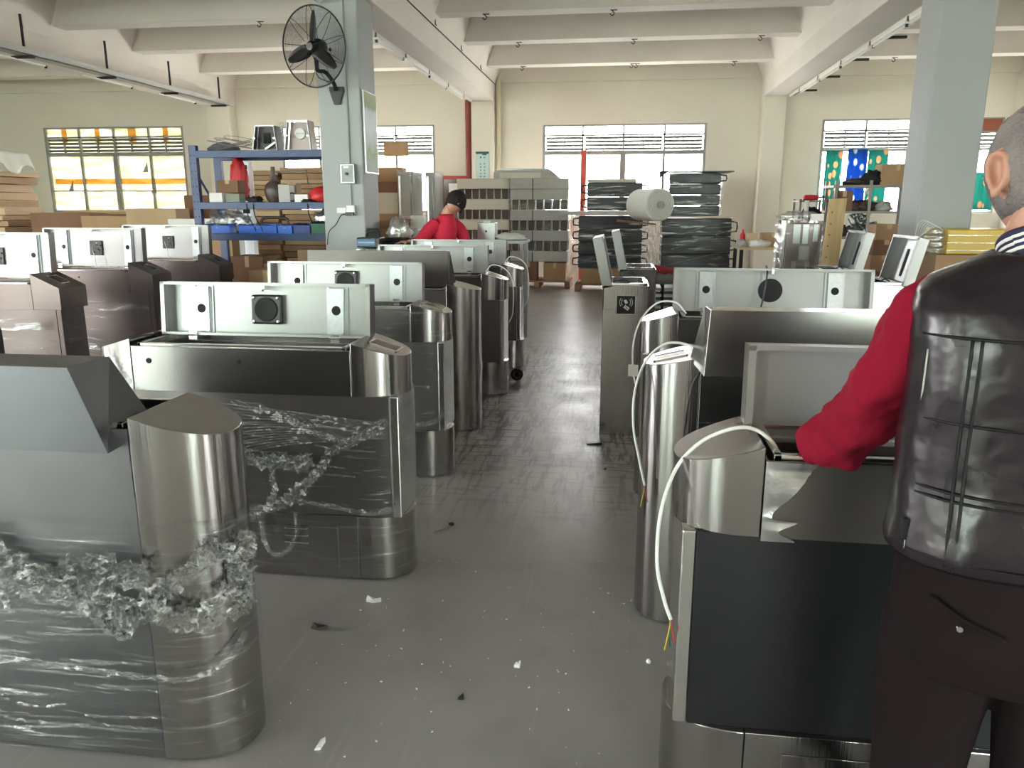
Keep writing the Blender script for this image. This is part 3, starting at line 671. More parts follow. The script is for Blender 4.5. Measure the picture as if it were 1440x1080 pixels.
# compact cabinets standing end-on with their lids up --------------------------
def compact(label, loc, side=1, sign=False, slot=False, Ld=.5):
    """side=+1: lid hinged on the left, leaning left; -1: hinged on the right"""
    t = thing('compact_turnstile', label, 'turnstile', loc, 0, 'end-on turnstile boxes with raised lids')
    wd = .30
    def Q(name, mb, mm, par=None, **k): return obj(name, mb.mirx(side), mm, par or t, **k)
    x0, x1 = (-wd / 2, wd / 2)
    Q('cabinet_body', MB().box(x0, x1, 0, Ld, .0, .865), STEEL, bevel=.003)
    tk = .008
    Q('cabinet_head', MB().box(x0, x1, 0, tk, .862, 1.02).box(x0, x1, Ld - tk, Ld, .862, 1.02).box(x0, x0 + tk, 0, Ld, .862, 1.02).box(x1 - tk, x1, 0, Ld, .862, 1.02).box(x0 + tk, x1 - tk, tk, Ld - tk, .866, .9), STEEL, bevel=.002)
    Q('tray_rim', MB().box(x0 + .02, x1 - .02, .015, .03, 1.0, 1.035).box(x0 + .02, x1 - .02, Ld - .03, Ld - .015, 1.0, 1.035).box(x0 + .02, x0 + .035, .015, Ld - .015, 1.0, 1.035).box(x1 - .035, x1 - .02, .015, Ld - .015, 1.0, 1.035), CHROME)
    M = Matrix.Translation((x0 - .0, 0, 1.0)) @ Matrix.Rotation(-.22, 4, 'Y')
    h = .33; d = .06
    sh = MB().box(-.004, 0, 0, Ld, 0, h).box(0, d, 0, .004, 0, h).box(0, d, Ld - .004, Ld, 0, h).box(0, d, 0, Ld, 0, .004).box(0, d, 0, Ld, h - .004, h)
    sh.box(d - .002, d + .002, 0, .02, 0, h).box(d - .002, d + .002, Ld - .02, Ld, 0, h).box(d - .002, d + .002, 0, Ld, 0, .02).box(d - .002, d + .002, 0, Ld, h - .02, h)
    lid = Q('lid', sh.xf(M), INNER)
    Q('mounting_strap', MB().box(.012, .018, Ld * .3, Ld * .62, .02, h - .02).xf(M), GALV, lid)
    Q('lid_slot', MB().box(.019, .022, Ld * .42, Ld * .5, .06, h * .75).xf(M), BLACKM, lid)
    Q('hinge', MB().tube([(x0 - .005, .04, 1.0), (x0 - .005, .1, 1.0)], .012, 8).tube([(x0 - .005, Ld - .1, 1.0), (x0 - .005, Ld - .04, 1.0)], .012, 8), CHROME)
    Q('lid_cable', MB().tube(bez([(x0 + .08, .2, 1.03), (x0 + .14, .12, 1.05), (x0 + .2, .05, 1.02)]), .005, 6), BLACK, smooth='all')
    if sign:
        s = obj('card_reader_sign', MB().box(-.057, .063, -.004, .001, .835, .955), BLACK, t)
        z0, xc, zc = -.0052, .003, .90
        obj('sign_border', MB().box(-.06, .066, -.005, .0, .832, .836).box(-.06, .066, -.005, .0, .954, .958).box(-.06, -.056, -.005, .0, .832, .958).box(.062, .066, -.005, .0, .832, .958), CREAMC, s)
        mb = MB()
        for sx in (-1, 1):
            for r in (.03, .042):
                mb.tube([(xc + sx * r * math.cos(a), z0, zc + .012 + r * math.sin(a)) for a in [(-.7 + 1.4 * i / 8) for i in range(9)]], .0016, 4)
        mb.cbox((xc + .004, z0, zc - .024), (.036, .0016, .022), (0, .6, 0)).cbox((xc - .002, z0, zc + .016), (.018, .0016, .026), (0, -.5, 0))
        obj('reader_symbol', mb, WHITE, s)
        for q in range(3): obj('card_line', MB().cbox((xc + .004 + q * .004 - .003, z0 - .0016, zc - .02 - q * .005), (.02, .0012, .0016), (0, .6, 0)), BLACK, s)
    if slot: obj('dark_slot', MB().box(-.06, .08, -.004, .001, .90, .93), BLACKM, t)
    return t
compact('end-on steel box with a black card reader sign, its lid leaning left', (.045, 5.14, 0), 1, sign=True)
compact('end-on steel box with a dark slot, standing behind the card reader box', (.15, 6.5, 0), 1, slot=True)
compact('end-on steel box by the man\'s shoulder, its lid leaning right', (1.75, 5.4, 0), -1)
compact('end-on steel box whose lid stands in front of the stacked brown cartons', (1.73, 6.45, 0), -1)

# ------------------------------------------------------------ fixtures on columns and beams
ORD = ['first', 'second', 'third', 'fourth', 'fifth', 'sixth', 'seventh', 'eighth', 'ninth', 'tenth', 'eleventh', 'twelfth', 'thirteenth', 'fourteenth', 'fifteenth', 'sixteenth', 'seventeenth', 'eighteenth', 'nineteenth', 'twentieth', 'twenty-first', 'twenty-second', 'twenty-third', 'twenty-fourth', 'twenty-fifth', 'twenty-sixth', 'twenty-seventh', 'twenty-eighth']
def wall_fan():
    t = thing('wall_fan', 'black three-bladed cage fan on the column above the switch box', 'fan', (-2.89, 7.995, 2.62))
    c = Vector((-.09, -.34, .40)); R = .365
    M = Matrix.Translation(c) @ Matrix.Rotation(-.28, 4, 'Z') @ Matrix.Rotation(.10, 4, 'X')
    obj('wall_bracket', MB().prism([(-.075, .08), (.075, .08), (.075, .04), (.03, -.09), (-.03, -.09), (-.075, .04)], -.03, .005, 'y'), BLACK, t, bevel=.006)
    obj('bracket_arm', MB().tube(bez([(0, -.03, .05), (-.01, -.08, .12), (-.06, -.14, .20), (-.12, -.2, .22), (-.10, -.24, .38)], 6), .02, 8), BLACK, t, smooth=True)
    obj('motor', MB().lathe([(0, .12), (.05, .115), (.075, .08), (.08, .0), (.07, -.03)], 20, axis='y').xf(M @ Matrix.Translation((0, .04, 0))), BLACK, t, smooth=True)
    obj('hub', MB().lathe([(0, -.07), (.035, -.068), (.05, -.05), (.055, .0)], 20, axis='y').xf(M), BLACK, t, smooth=True)
    for k in range(3):
        a0 = math.radians(80 + 120 * k)
        def fn(u, v):
            r = .05 + .27 * u; wd = .05 * math.sin(PI * min(1, .25 + u * .72)) ** .7 + .006
            s_ = (v - .5) * 2 * wd
            x = r * math.cos(a0) - s_ * math.sin(a0); z = r * math.sin(a0) + s_ * math.cos(a0)
            return tuple(M @ Vector((x, -.02 + s_ * .45, z)))
        obj('fan_blade', MB().grid(fn, 12, 4), BLACK, t, smooth='all', solid=.004)
    rings = MB()
    for side, dep in ((-1, .085), (1, .075)):
        for i in range(24):
            r = .07 + (R - .07) * (i + 1) / 25
            y = side * dep * math.sqrt(max(0, 1 - (r / R) ** 2.6))
            rings.tube([M @ Vector((r * math.cos(2 * PI * k / 44), y, r * math.sin(2 * PI * k / 44))) for k in range(44)], .0011, 3, closed=True)
    tag(obj('guard_rings', rings, BLACK, t), kind='stuff')
    obj('guard_rim', MB().tube([M @ Vector((R * math.cos(2 * PI * k / 64), 0, R * math.sin(2 * PI * k / 64))) for k in range(64)], .008, 8, closed=True), BLACK, t, smooth='all')
    for k in range(9):
        a = 2 * PI * k / 9 + .2
        for side in (-1, 1):
            obj('guard_spoke', MB().tube([M @ Vector((r * math.cos(a), side * .08 * math.sqrt(max(0, 1 - (r / R) ** 2.6)), r * math.sin(a))) for r in (.06, .15, .24, .31, .35, R)], .003, 5), BLACK, t, smooth='all')
    obj('fan_cord', MB().tube(bez([c + Vector((-.04, .1, -.08)), c + Vector((-.02, .1, -.24)), c + Vector((.03, .15, -.28)), (.0, -.05, .1), (.02, -.02, 0)], 8), .005, 6), BLACKM, t, smooth='all')
    obj('pull_chain', MB().tube(bez([c + Vector((.03, .02, -.02)), c + Vector((.12, -.12, -.14)), c + Vector((.2, -.16, -.06))], 6), .003, 5).lathe([(0, -.02), (.014, -.01), (.014, .01), (0, .02)], 8, tuple(c + Vector((.22, -.16, -.06)))), BLACKM, t, smooth=True)
wall_fan()
sb = thing('switch_box', 'grey metal switch box on the column below the fan', 'switch box', (-2.80, 7.99, 1.85))
obj('box_body', MB().box(-.075, .075, -.06, .008, -.10, .10), GALV, sb, bevel=.008)
obj('box_door', MB().box(-.06, .06, -.068, -.06, -.085, .085), COLUMN, sb, bevel=.004)
obj('white_label', MB().box(-.035, .02, -.070, -.068, .055, .078), WHITE, sb)
obj('rotary_knob', MB().lathe([(0, -.095), (.014, -.094), (.016, -.07)], 12, (0, 0, 0), 'y'), BLACK, sb, smooth=True)
so = thing('power_socket', 'white wall sockets with a black plug, low on the fan column', 'socket', (-2.80, 7.99, 1.49))
obj('socket_plate', MB().box(-.04, .05, -.03, .008, -.045, .045), WHITE, so, bevel=.006)
obj('socket_plate', MB().box(-.15, -.05, -.012, .008, -.035, .02), WHITE, so, bevel=.004)
obj('black_plug', MB().box(-.045, .045, -.055, -.02, -.06, -.025), BLACK, so, bevel=.006)
obj('plug_cord', MB().tube(bez([(-.04, -.04, -.045), (-.10, -.03, -.06), (-.16, -.03, -.15), (-.24, -.03, -.23), (-.27, -.02, -.36)], 8), .005, 6), BLACKM, so, smooth='all')
tag(obj('cable_conduit', MB().tube([(-2.79, 7.99, 3.57), (-2.79, 7.99, 1.95)], .009, 8), mat('grey_conduit', (.30, .32, .32), .5), smooth=True), 'thin grey conduit running down the column from the ceiling beam', 'conduit')
tag(obj('cable_conduit', MB().tube([(-2.79, 7.99, 1.75), (-2.79, 7.99, 1.535)], .007, 8), MATS['grey_conduit'], smooth=True), 'short grey conduit between switch box and socket', 'conduit')
# picture board on the column's aisle side
pb = thing('picture_board', 'tall glossy landscape board on the aisle side of the fan column', 'picture', (-2.65, 8.25, 1.86))
pm = bpy.data.materials.new('green_landscape_print'); pm.use_nodes = True
N, L = nodes_of(pm); tcn = N.new('ShaderNodeTexCoord'); sxn = N.new('ShaderNodeSeparateXYZ'); rmp = N.new('ShaderNodeValToRGB'); nn = N.new('ShaderNodeTexNoise'); nn.inputs['Scale'].default_value = 5
mthn = N.new('ShaderNodeMath'); mthn.operation = 'MULTIPLY_ADD'; mthn.inputs[1].default_value = .25
L.new(tcn.outputs['Object'], nn.inputs['Vector']); L.new(tcn.outputs['Object'], sxn.inputs[0]); L.new(nn.outputs['Fac'], mthn.inputs[0]); L.new(sxn.outputs['Z'], mthn.inputs[2]); L.new(mthn.outputs[0], rmp.inputs[0])
er = rmp.color_ramp.elements; er[0].position = .15; er[0].color = (.25, .32, .27, 1); er[1].position = .98; er[1].color = (.42, .42, .22, 1)
for pos, colr in ((.32, (.16, .28, .08)), (.42, (.45, .55, .45)), (.6, (.62, .68, .72)), (.74, (.55, .62, .6)), (.82, (.25, .32, .12))):
    e_ = er.new(pos); e_.color = (*colr, 1)
L.new(rmp.outputs[0], N['Principled BSDF'].inputs['Base Color']); N['Principled BSDF'].inputs['Roughness'].default_value = .6
obj('board_frame', MB().box(-.003, .02, -.21, .21, 0, .82), GALV, pb, bevel=.003)
obj('printed_face', MB().box(.019, .022, -.195, .195, .015, .805), pm, pb)

def light_rail(x, y0, y1, z, lab):
    t = thing('strip_light_rail', lab, 'light fixture', (x, y0, z))
    Ln = y1 - y0
    obj('rail', MB().box(-.02, .02, 0, Ln, .012, .055), CEIL, t, bevel=.003)
    n = int(Ln / 1.35)
    for i in range(n):
        a = i * 1.35 + .05
        obj('lamp_batten', MB().box(-.028, .028, a, a + 1.22, -.018, .012), WHITE, t, bevel=.004)
        tb = obj('tube_lamp', MB().tube([(0, a + .03, -.035), (0, a + 1.19, -.035)], .013, 10), PAPER, t, smooth=True)
        for e in (a + .015, a + 1.205): obj('lamp_holder', MB().cbox((0, e, -.03), (.03, .02, .045)), BLACK if i % 2 else WHITE, t)
        obj('rail_clip', MB().cbox((.0, a + 1.28, .02), (.05, .05, .05)), BLACK, t)
light_rail(-3.02, 3.0, 16.0, 3.52, 'strip light rail under the middle beam beside the fan column')
light_rail(3.08, 3.0, 16.0, 3.52, 'strip light rail under the beam of the grey square column')
tr = thing('cable_tray', 'grey cable tray with black drop brackets along the far left beam', 'cable tray', (-8.02, 4.0, 3.5))
obj('tray_channel', MB().box(-.10, .10, 0, 11.6, 0, .01).box(-.10, -.09, 0, 11.6, .0, .09).box(.09, .10, 0, 11.6, 0, .09), mat('grey_tray_metal', (.42, .43, .42), .5, .3), tr)
for i in range(7):
    y = .9 + i * 1.75
    obj('hanger_rod', MB().box(-.012, .012, y, y + .025, .09, .52), BLACKM, tr)
    obj('support_arm', MB().box(-.18, .13, y - .02, y + .03, -.035, -.003), BLACKM, tr)
for i in range(5):
    y = 1.5 + i * 2.0
    obj('lamp_batten', MB().box(-.16, -.12, y, y + 1.2, -.05, -.03), WHITE, tr)
    obj('lamp_holder', MB().cbox((-.14, y + 1.22, -.05), (.03, .02, .04)), BLACKM, tr)
ar = thing('support_arms_rail', 'row of black brackets on the outer side of the right beam', 'bracket rail', (3.12, 5.0, 3.55))
obj('bracket_rail', MB().box(0, .03, 0, 11, 0, .04), BLACKM, ar)
for i in range(7): obj('support_arm', MB().box(.0, .26, 1.2 + i * 1.5, 1.25 + i * 1.5, -.03, .0), BLACKM, ar)
# hooks under the joists
first = None
for j, (Y, xs) in enumerate(((10.95, (-1.9, -.2)), (12.85, (-1.7, .1, 2.0)), (15.0, (-1.9, .1, .18, 1.9)), (10.95, (-5.1, )), (12.85, (4.9,)), (15.0, (4.6,)))):
    for x in xs:
        mbh = MB().tube(bez([(0, 0, .06), (0, 0, .0), (.028, 0, -.03), (.0, 0, -.062), (-.03, 0, -.035)], 5), .006, 6).cbox((0.02, 0, .008), (.09, .02, .012))
        if first is None:
            first = obj('ceiling_hook', mbh, BLACKM, smooth=True)
            first.location = (x, Y + .15, 4.03); h = first
        else:
            h = first.copy(); COL.objects.link(h); h.location = (x, Y + .15, 4.03)
        tag(h, 'small black hook under a ceiling joist', 'hook', 'hooks under the joists')
tag(obj('ceiling_cable', MB().tube([(-2.585, 7, 3.9), (-2.585, 16.2, 3.9)], .008, 6), BLACKM, smooth=True), 'thin dark cable along the aisle side of the middle beam', 'cable')
for i in range(4):
    o = obj('beam_hook', MB().tube([(0, 0, 0), (0, 0, -.26), (.02, 0, -.28)], .007, 5), BLACKM, smooth=True, loc=(-2.57, 9.3 + i * 1.75, 4.18))
    tag(o, 'short black rod hanging on the side of the middle beam', 'rod', 'rods on the middle beam')

# pipes, sign on the pilaster
tag(obj('fire_pipe', MB().tube([(-3.13, 16.2, .3), (-3.13, 16.2, 3.6)], .062, 14), REDP, smooth=True), 'dark red vertical pipe beside the wall pilaster', 'pipe')
tag(obj('rain_pipe', MB().tube([(-2.53, 16.36, .0), (-2.53, 16.36, 4.0)], .055, 12), mat('cream_pipe', (.66, .60, .45), .5), smooth=True), 'cream drain pipe in the corner of the pilaster, reaching up to the joists', 'pipe')
sg_ = thing('notice_board', 'pale blue notice with two columns of dark characters on the pilaster', 'sign', (-2.83, 16.14, 2.0))
TEAL = mat('pale_teal_board', (.52, .68, .66), .4); TEALD = mat('dark_teal_print', (.02, .10, .11), .5)
bd = obj('board', MB().box(-.135, .135, -.02, .012, -.05, .60), TEAL, sg_, bevel=.004)
obj('board_header', MB().box(-.135, .135, -.024, -.019, .555, .60).box(.0, .09, -.024, -.019, .53, .56), TEALD, sg_)
def glyph(cx, cz, s, seed):
    r = random.Random(seed); mb = MB()
    for _ in range(3): mb.cbox((cx + r.uniform(-.3, .3) * s, -.0225, cz + r.uniform(-.4, .4) * s), (s * r.uniform(.5, .9), .004, s * .16))
    for _ in range(2): mb.cbox((cx + r.uniform(-.3, .3) * s, -.0225, cz), (s * .16, .004, s * r.uniform(.6, 1)))
    return mb
gb = MB()
for cx in (-.035, .045):
    g = glyph(cx, .49, .045, int(cx * 1000)); gb.add(g.v, g.f)
    for k in range(6):
        g = glyph(cx, .36 - k * .062, .033, k + int(cx * 900)); gb.add(g.v, g.f)
obj('printed_characters', gb, TEALD, sg_)

# ------------------------------------------------------------ blue rack and what stands on it
def rack_post(h, d=.05):
    mb = MB().box(-.045, .045, -.004, .0, 0, h).box(-.045, -.041, 0, .06, 0, h).box(.041, .045, 0, .06, 0, h)
    return mb
rk = thing('blue_rack', 'tall blue boltless steel rack standing behind the fan column', 'shelf', (-4.09, 8.62, 0))
for (x, y) in ((-.78, 0), (-.78, .55), (.96, 0), (.96, .55)):
    p = obj('rack_post', rack_post(2.2 if y == 0 else 2.15), BLUE, rk, loc=(x, y, 0), bevel=.003)
    for k in range(22 if y == 0 and x < 0 else 0):
        for sx in (-1, 1): obj('post_hole', MB().lathe([(0, -.0055), (.008, -.0055), (.008, -.003)], 6, (sx * .022, 0, .3 + k * .085), 'y'), BLACKM, p)
for z in (2.11, 1.54, 1.19, .5):
    obj('shelf_beam', MB().box(-.74, .92, -.02, .02, z - .05, z + .03), BLUE, rk, bevel=.005)
    obj('shelf_beam', MB().box(-.74, .92, .54, .58, z - .05, z + .03), BLUE, rk, bevel=.005)
    obj('shelf_deck', MB().box(-.72, .91, .0, .56, z + .0, z + .026), BLUE, rk)
obj('side_brace', MB().bar((-.78, .0, 1.95), (-.78, .56, 1.4), .03, .004).bar((-.78, .56, 1.4), (-.78, 0, .9), .03, .004), BLUE, rk)
rk2 = thing('blue_rack', 'blue rack of which one post crosses the photo edge beside the carton pile', 'shelf', (-7.0, 6.62, 0))
obj('rack_post', rack_post(1.98), BLUE, rk2, loc=(.22, 0, 0), bevel=.003); obj('rack_post', rack_post(1.98), BLUE, rk2, loc=(.22, .6, 0), bevel=.003)
obj('rack_post', rack_post(1.98), BLUE, rk2, loc=(-1.6, 0, 0), bevel=.003); obj('rack_post', rack_post(1.98), BLUE, rk2, loc=(-1.6, .6, 0), bevel=.003)
for z in (1.93, .7): obj('shelf_beam', MB().box(-1.6, .2, -.02, .02, z - .05, z + .03), BLUE, rk2); obj('shelf_deck', MB().box(-1.6, .2, 0, .6, z, z + .026), BLUE, rk2)
obj('side_brace', MB().bar((.22, 0, 1.35), (.22, .6, 1.1), .04, .02), BLUE, rk2)

DARKIN = mat('dark_inner_sheet', (.06, .058, .06), .45, .3)
def trap_head(label, loc, wt, wb, h, m, disc):
    t = thing('trapezoid_housing', label, 'machine part', loc)
    ring = [(-wb / 2, 0, 0), (wb / 2, 0, 0), (wt / 2, .02, h), (-wt / 2, .02, h)]
    mb = MB(); f = .018; D = .2
    outer = ring + [(x, D, z) for x, _, z in ring]
    mb.add(outer, [(0, 4, 5, 1), (1, 5, 6, 2), (2, 6, 7, 3), (3, 7, 4, 0)])
    obj('housing_shell', mb, m, t, solid=.006)
    obj('back_plate', MB().prism([(-wb / 2 + .01, .005), (wb / 2 - .01, .005), (wt / 2 - .01, h - .01), (-wt / 2 + .01, h - .01)], .10, .105, 'y'), DARKIN if not disc else STEELB, t)
    fr = MB()
    for a, b in ((0, 1), (1, 2), (2, 3), (3, 0)): fr.bar(ring[a], ring[b], .014)
    obj('front_rim', fr, GALV, t)
    if disc: obj('round_plate', MB().lathe([(0, .08), (.06, .08), (.065, .1)], 24, (0, 0, h * .58), 'y'), WHITE, t, smooth=True); obj('disc_slot', MB().box(-.05, .05, .074, .08, h * .57, h * .6), STEELD, t)
    else: obj('square_hole', MB().box(-.05, .03, .09, .1, h * .3, h * .75), BLACKM, t); obj('inner_strut', MB().bar((-.02, .06, .02), (.1, .06, .09), .02), GALV, t)
    for s in (-1, 1): obj('side_bolt', MB().lathe([(0, -.012), (.014, -.01), (.014, .02)], 10, (s * wb * .40, 0, h * .5), 'y'), CHROME, t, smooth=True)
    return t
trap_head('trapezoid metal housing with a square dark hole, on the top shelf of the blue rack', (-4.02, 8.68, 2.14), .22, .30, .27, DARKIN, False)
tp = trap_head('shiny film-wrapped trapezoid housing with a white disc, on the rack beside the column', (-3.63, 8.68, 2.14), .24, .32, .32, STEEL, True)
film_rope(tp, 1, [(-.17, 0, .3), (-.18, .02, .2), (-.15, .0, .1)], .03, 88)
wc = MB(); r_ = random.Random(4)
for k in range(7):
    cx, cy = r_.uniform(-.1, .12), r_.uniform(-.04, .04); rx = r_.uniform(.15, .3); ph = r_.uniform(0, 6)
    wc.tube([(cx + rx * math.cos(a), cy + .12 * math.sin(a), .02 + .05 * k / 6 + .05 * (1 + math.sin(a + ph))) for a in [2 * PI * i / 22 for i in range(22)]], .003, 4, closed=True)
tag(obj('wire_coil', wc, mat('grey_wire', (.25, .26, .26), .4, .8), smooth='all', loc=(-4.42, 8.85, 2.14)), 'loose coil of thin wire on the end of the rack\'s top shelf', 'wire')
tag(obj('grey_bundle', MB().lathe([(0, 0), (.16, .005), (.17, .04), (.1, .09), (.03, .11), (0, .115)], 12).xf(Matrix.Diagonal((1.2, .7, 1, 1))), mat('dark_grey_net', (.13, .14, .14), .8, bump=1, bscale=60), smooth='all', loc=(-4.62, 8.88, 2.14)), 'dark grey bundle of netting beside the wire coil', 'bundle')

def blob(name, m, c, r, seed, label=None, cat=None, group=None, amp=.25, sc=(1, 1, 1), parent=None, flat=True, n=22, fr=3.0):
    def fn(u, v):
        a = 2 * PI * u; b = PI * (v - .5); d = Vector((math.cos(a) * math.cos(b), math.sin(a) * math.cos(b), math.sin(b)))
        k = 1 + amp * noise.noise(d * fr + Vector((seed, 0, 0))) + amp * .5 * noise.noise(d * fr * 3 + Vector((seed, 5, 0)))
        p = Vector((d.x * r * sc[0], d.y * r * sc[1], d.z * r * sc[2])) * k
        if flat: p.z = max(p.z, -r * sc[2] * .6)
        return tuple(p)
    o = obj(name, MB().grid(fn, n, n // 2, wrap=True), m, parent, smooth='all', loc=(c[0], c[1], c[2] + (r * sc[2] * .6 if flat else 0)))
    if label: tag(o, label, cat, group)
    return o
def carton(label, loc, d, m=CARD, rz=0, flaps=False, tape=True, name='cardboard_box', group=None, cat='box'):
    t = thing(name, label, cat, loc, rz, group)
    x, y, z = d[0] / 2, d[1] / 2, d[2]
    th = .006
    if flaps:
        obj('box_body', MB().box(-x, x, -y, -y + th, 0, z).box(-x, x, y - th, y, 0, z).box(-x, -x + th, -y, y, 0, z).box(x - th, x, -y, y, 0, z).box(-x, x, -y, y, 0, th), m, t)
        obj('flap', MB().cbox((0, -y - .04, z + .05), (2 * x, .006, .12), (.7, 0, 0)), m, t)
        obj('flap', MB().cbox((-x - .04, 0, z + .05), (.006, 2 * y, .12), (0, -.6, 0)), m, t)
        obj('flap', MB().cbox((x + .03, 0, z + .05), (.006, 2 * y, .12), (0, .4, 0)), m, t)
        obj('flap', MB().cbox((0, y + .01, z + .055), (2 * x, .006, .12), (-.1, 0, 0)), m, t)
    else:
        obj('box_body', MB().box(-x, x, -y, y, 0, z), m, t, bevel=.004)
        if tape:
            obj('tape_strip', MB().box(-.025, .025, -y - .001, y + .001, z * .7, z + .0015), CARDL, t)
            obj('flap_seam', MB().box(-x * .99, x * .99, -.002, .002, z - .0005, z + .001), BROWNV, t)
    return t
# middle shelf (z 1.566)
zs = 1.567
carton('small white box with a green side on the middle shelf by the rack post', (-4.66, 8.75, zs), (.16, .15, .11), PAPER, tape=False)
carton('small grey-green box beside the white box on the middle shelf', (-4.47, 8.78, zs), (.17, .15, .10), mat('grey_green_card', (.26, .30, .24), .8), tape=False)
carton('open brown carton on top of the two small boxes', (-4.55, 8.86, zs + .112), (.26, .2, .14), CARDD, flaps=False)
for i in range(3):
    blob('red_bag', RED, (-4.56 - .03 * i, 9.08, zs + .02 + .28 * 0), .10 if i else .13, 3 + i, ['large red plastic bag hanging at the rear post of the rack', 'crumpled red bag tail below the large red bag', 'small red bag against the rack post'][i], 'bag', amp=.5, sc=(.8, .5, 2.4 - .6 * i))
bj = thing('shoe_stand', 'tall white slotted panel leaning behind the middle shelf', 'panel', (-4.62, 9.28, 0))
obj('panel_side', MB().box(-.10, -.04, 0, .02, 0, 2.08).box(.09, .14, 0, .02, 0, 2.05), WHITE, bj); obj('panel_web', MB().box(-.04, .09, .006, .014, 0, 2.06), GALV, bj)
for k in range(9): obj('panel_slot', MB().box(-.02, .07, .0, .006, 1.26 + k * .088, 1.31 + k * .088), BLACKM, bj)
vi = thing('bench_tool', 'dark bench tool with a long bar, standing on the rack\'s middle shelf', 'tool', (-4.0, 8.8, zs))
obj('tool_base', MB().lathe([(.0, 0), (.07, 0), (.10, .05), (.12, .13), (.10, .2), (.05, .24), (.045, .31), (0, .32)], 14).xf(Matrix.Diagonal((1, .6, 1, 1))), BROWNV, vi, smooth=True)
obj('long_bar', MB().bar((-.02, 0, .34), (.42, 0, .36), .016).tube([(.40, 0, .37), (.42, 0, .2)], .008, 6), BROWNV, vi)
obj('tool_column', MB().tube([(0, 0, .2), (0, 0, .40)], .025, 8), BROWNV, vi, smooth=True)
carton('pale plain box behind the dark bench tool on the middle shelf', (-3.92, 8.98, zs), (.3, .15, .22), CARDL)
carton('grey bin beside the dark bench tool', (-3.83, 8.76, zs), (.14, .14, .20), GREYC, tape=False)
carton('small white parts box on the middle shelf, between the grey bin and the red bag', (-3.63, 8.75, zs), (.16, .12, .09), WHITE, tape=False)
blob('red_helmet_bag', RED, (-3.42, 8.80, zs), .15, 9, 'bright red knotted bag on the middle shelf against the column', 'bag', amp=.15, sc=(1, .8, .75))
blob('black_tool_heap', BLACKM, (-4.22, 8.75, zs), .07, 19, 'small heap of black parts on the middle shelf', 'parts', amp=.6, sc=(1.3, 1, .6))
blob('black_tool_heap', BLACKM, (-3.55, 8.68, zs), .045, 22, 'black cable heap in front of the red knotted bag', 'parts', amp=.6, sc=(1.6, 1, .5))
tag(obj('black_ring', MB().tube([(.045 * math.cos(a), 0, .06 + .045 * math.sin(a)) for a in [2 * PI * k / 20 for k in range(20)]], .009, 6, closed=True), BLACK, smooth='all', loc=(-3.74, 8.7, zs)), 'black ring standing upright beside the grey bin', 'ring')
for i, x in enumerate((-4.25, -4.17, -3.52)):
    _lab = ['thin dark cable hanging from the middle shelf, nearest the rack post', 'thin dark cable hanging just beside another, before the blue bins', 'thin dark cable hanging from the middle shelf near the column'][i]
    tag(obj('hanging_cable', MB().tube(bez([(x, 8.6, 1.55), (x + .02, 8.58, 1.42), (x + .09, 8.58, 1.28), (x + .1, 8.59, 1.22)], 6), .006, 5), BLACKM, smooth='all'), _lab, 'cable', 'cables hanging from the shelf')
# lower shelf with blue bins (z 1.216)
zb = 1.217
def bin_(label, loc, d, m):
    t = thing('parts_bin', label, 'bin', loc); x, y, z = d[0] / 2, d[1] / 2, d[2]
    obj('bin_body', MB().box(-x, x, -y, -y + .005, 0, z * .8).box(-x, x, y - .005, y, 0, z).box(-x, -x + .005, -y, y, 0, z).box(x - .005, x, -y, y, 0, z).box(-x, x, -y, y, 0, .005).box(-x - .006, x + .006, -y - .008, -y, z * .7, z * .82), m, t, bevel=.003)
    blob('bin_contents', GALV if m is BLUEP else BLACKM, (0, 0, z * .45), min(x, y) * .8, 5, amp=.6, sc=(1.1, 1, .6), parent=t)
    return t
bin_('blue parts bin at the end of the lower shelf, partly behind a turnstile lid', (-4.62, 8.66, zb), (.30, .16, .11), BLUEP)
bin_('long blue parts bin in the middle of the lower shelf', (-4.13, 8.66, zb), (.46, .16, .11), BLUEP)
bin_('short blue parts bin right of the long one', (-3.80, 8.66, zb), (.17, .16, .11), BLUEP)
bin_('dark-filled blue parts bin near the column', (-3.60, 8.66, zb), (.20, .16, .12), mat('navy_bin', (.02, .05, .25), .4))
bin_('green parts bin against the column', (-3.37, 8.66, zb - .0), (.22, .2, .14), GREENP)
tag(obj('tube_arch', MB().tube(bez([(-.17, 0, 0), (-.17, 0, .12), (-.12, 0, .17), (.12, 0, .17), (.17, 0, .12), (.17, 0, 0)], 6), .016, 8), BROWNV, smooth='all', loc=(-4.06, 8.9, zb)), 'dark curved tube handle rising behind the long blue bin', 'handle')
blob('plastic_bag', BAG, (-4.63, 8.85, zb), .2, 31, 'clear plastic bag heaped on the lower shelf near the post', 'bag', amp=.6, sc=(1.2, .6, .8))
blob('plastic_bag', BAG, (-3.42, 8.95, zb), .15, 33, 'clear plastic bag on the lower shelf near the green bin', 'bag', amp=.6, sc=(1.2, .6, 1.2))
blob('plastic_bag', BAG, (-4.38, 8.68, zb + .08), .07, 35, 'small white crumpled bag over the long blue bin', 'bag', amp=.8, sc=(1.2, .6, 1))
# under the rack: cartons
for i, (x, y, z, d, m, lab) in enumerate(((-4.35, 8.9, .53, (.4, .4, .42), CARDD, 'dark carton on the rack\'s bottom shelf'), (-3.95, 8.8, .53, (.34, .3, .34), CARD, 'brown carton under the long blue bin'), (-3.6, 8.9, .53, (.28, .3, .5), CARDL, 'pale carton near the column on the bottom shelf'))):
    carton(lab, (x, y, z), d, m)
carton('open brown carton on the floor in front of the rack, flaps raised', (-3.66, 8.28, .0), (.4, .34, .42), CARDD, flaps=True)
carton('brown carton stacked on the floor before the rack, a white slip on it', (-3.62, 7.8, .0), (.36, .36, .88), CARD)

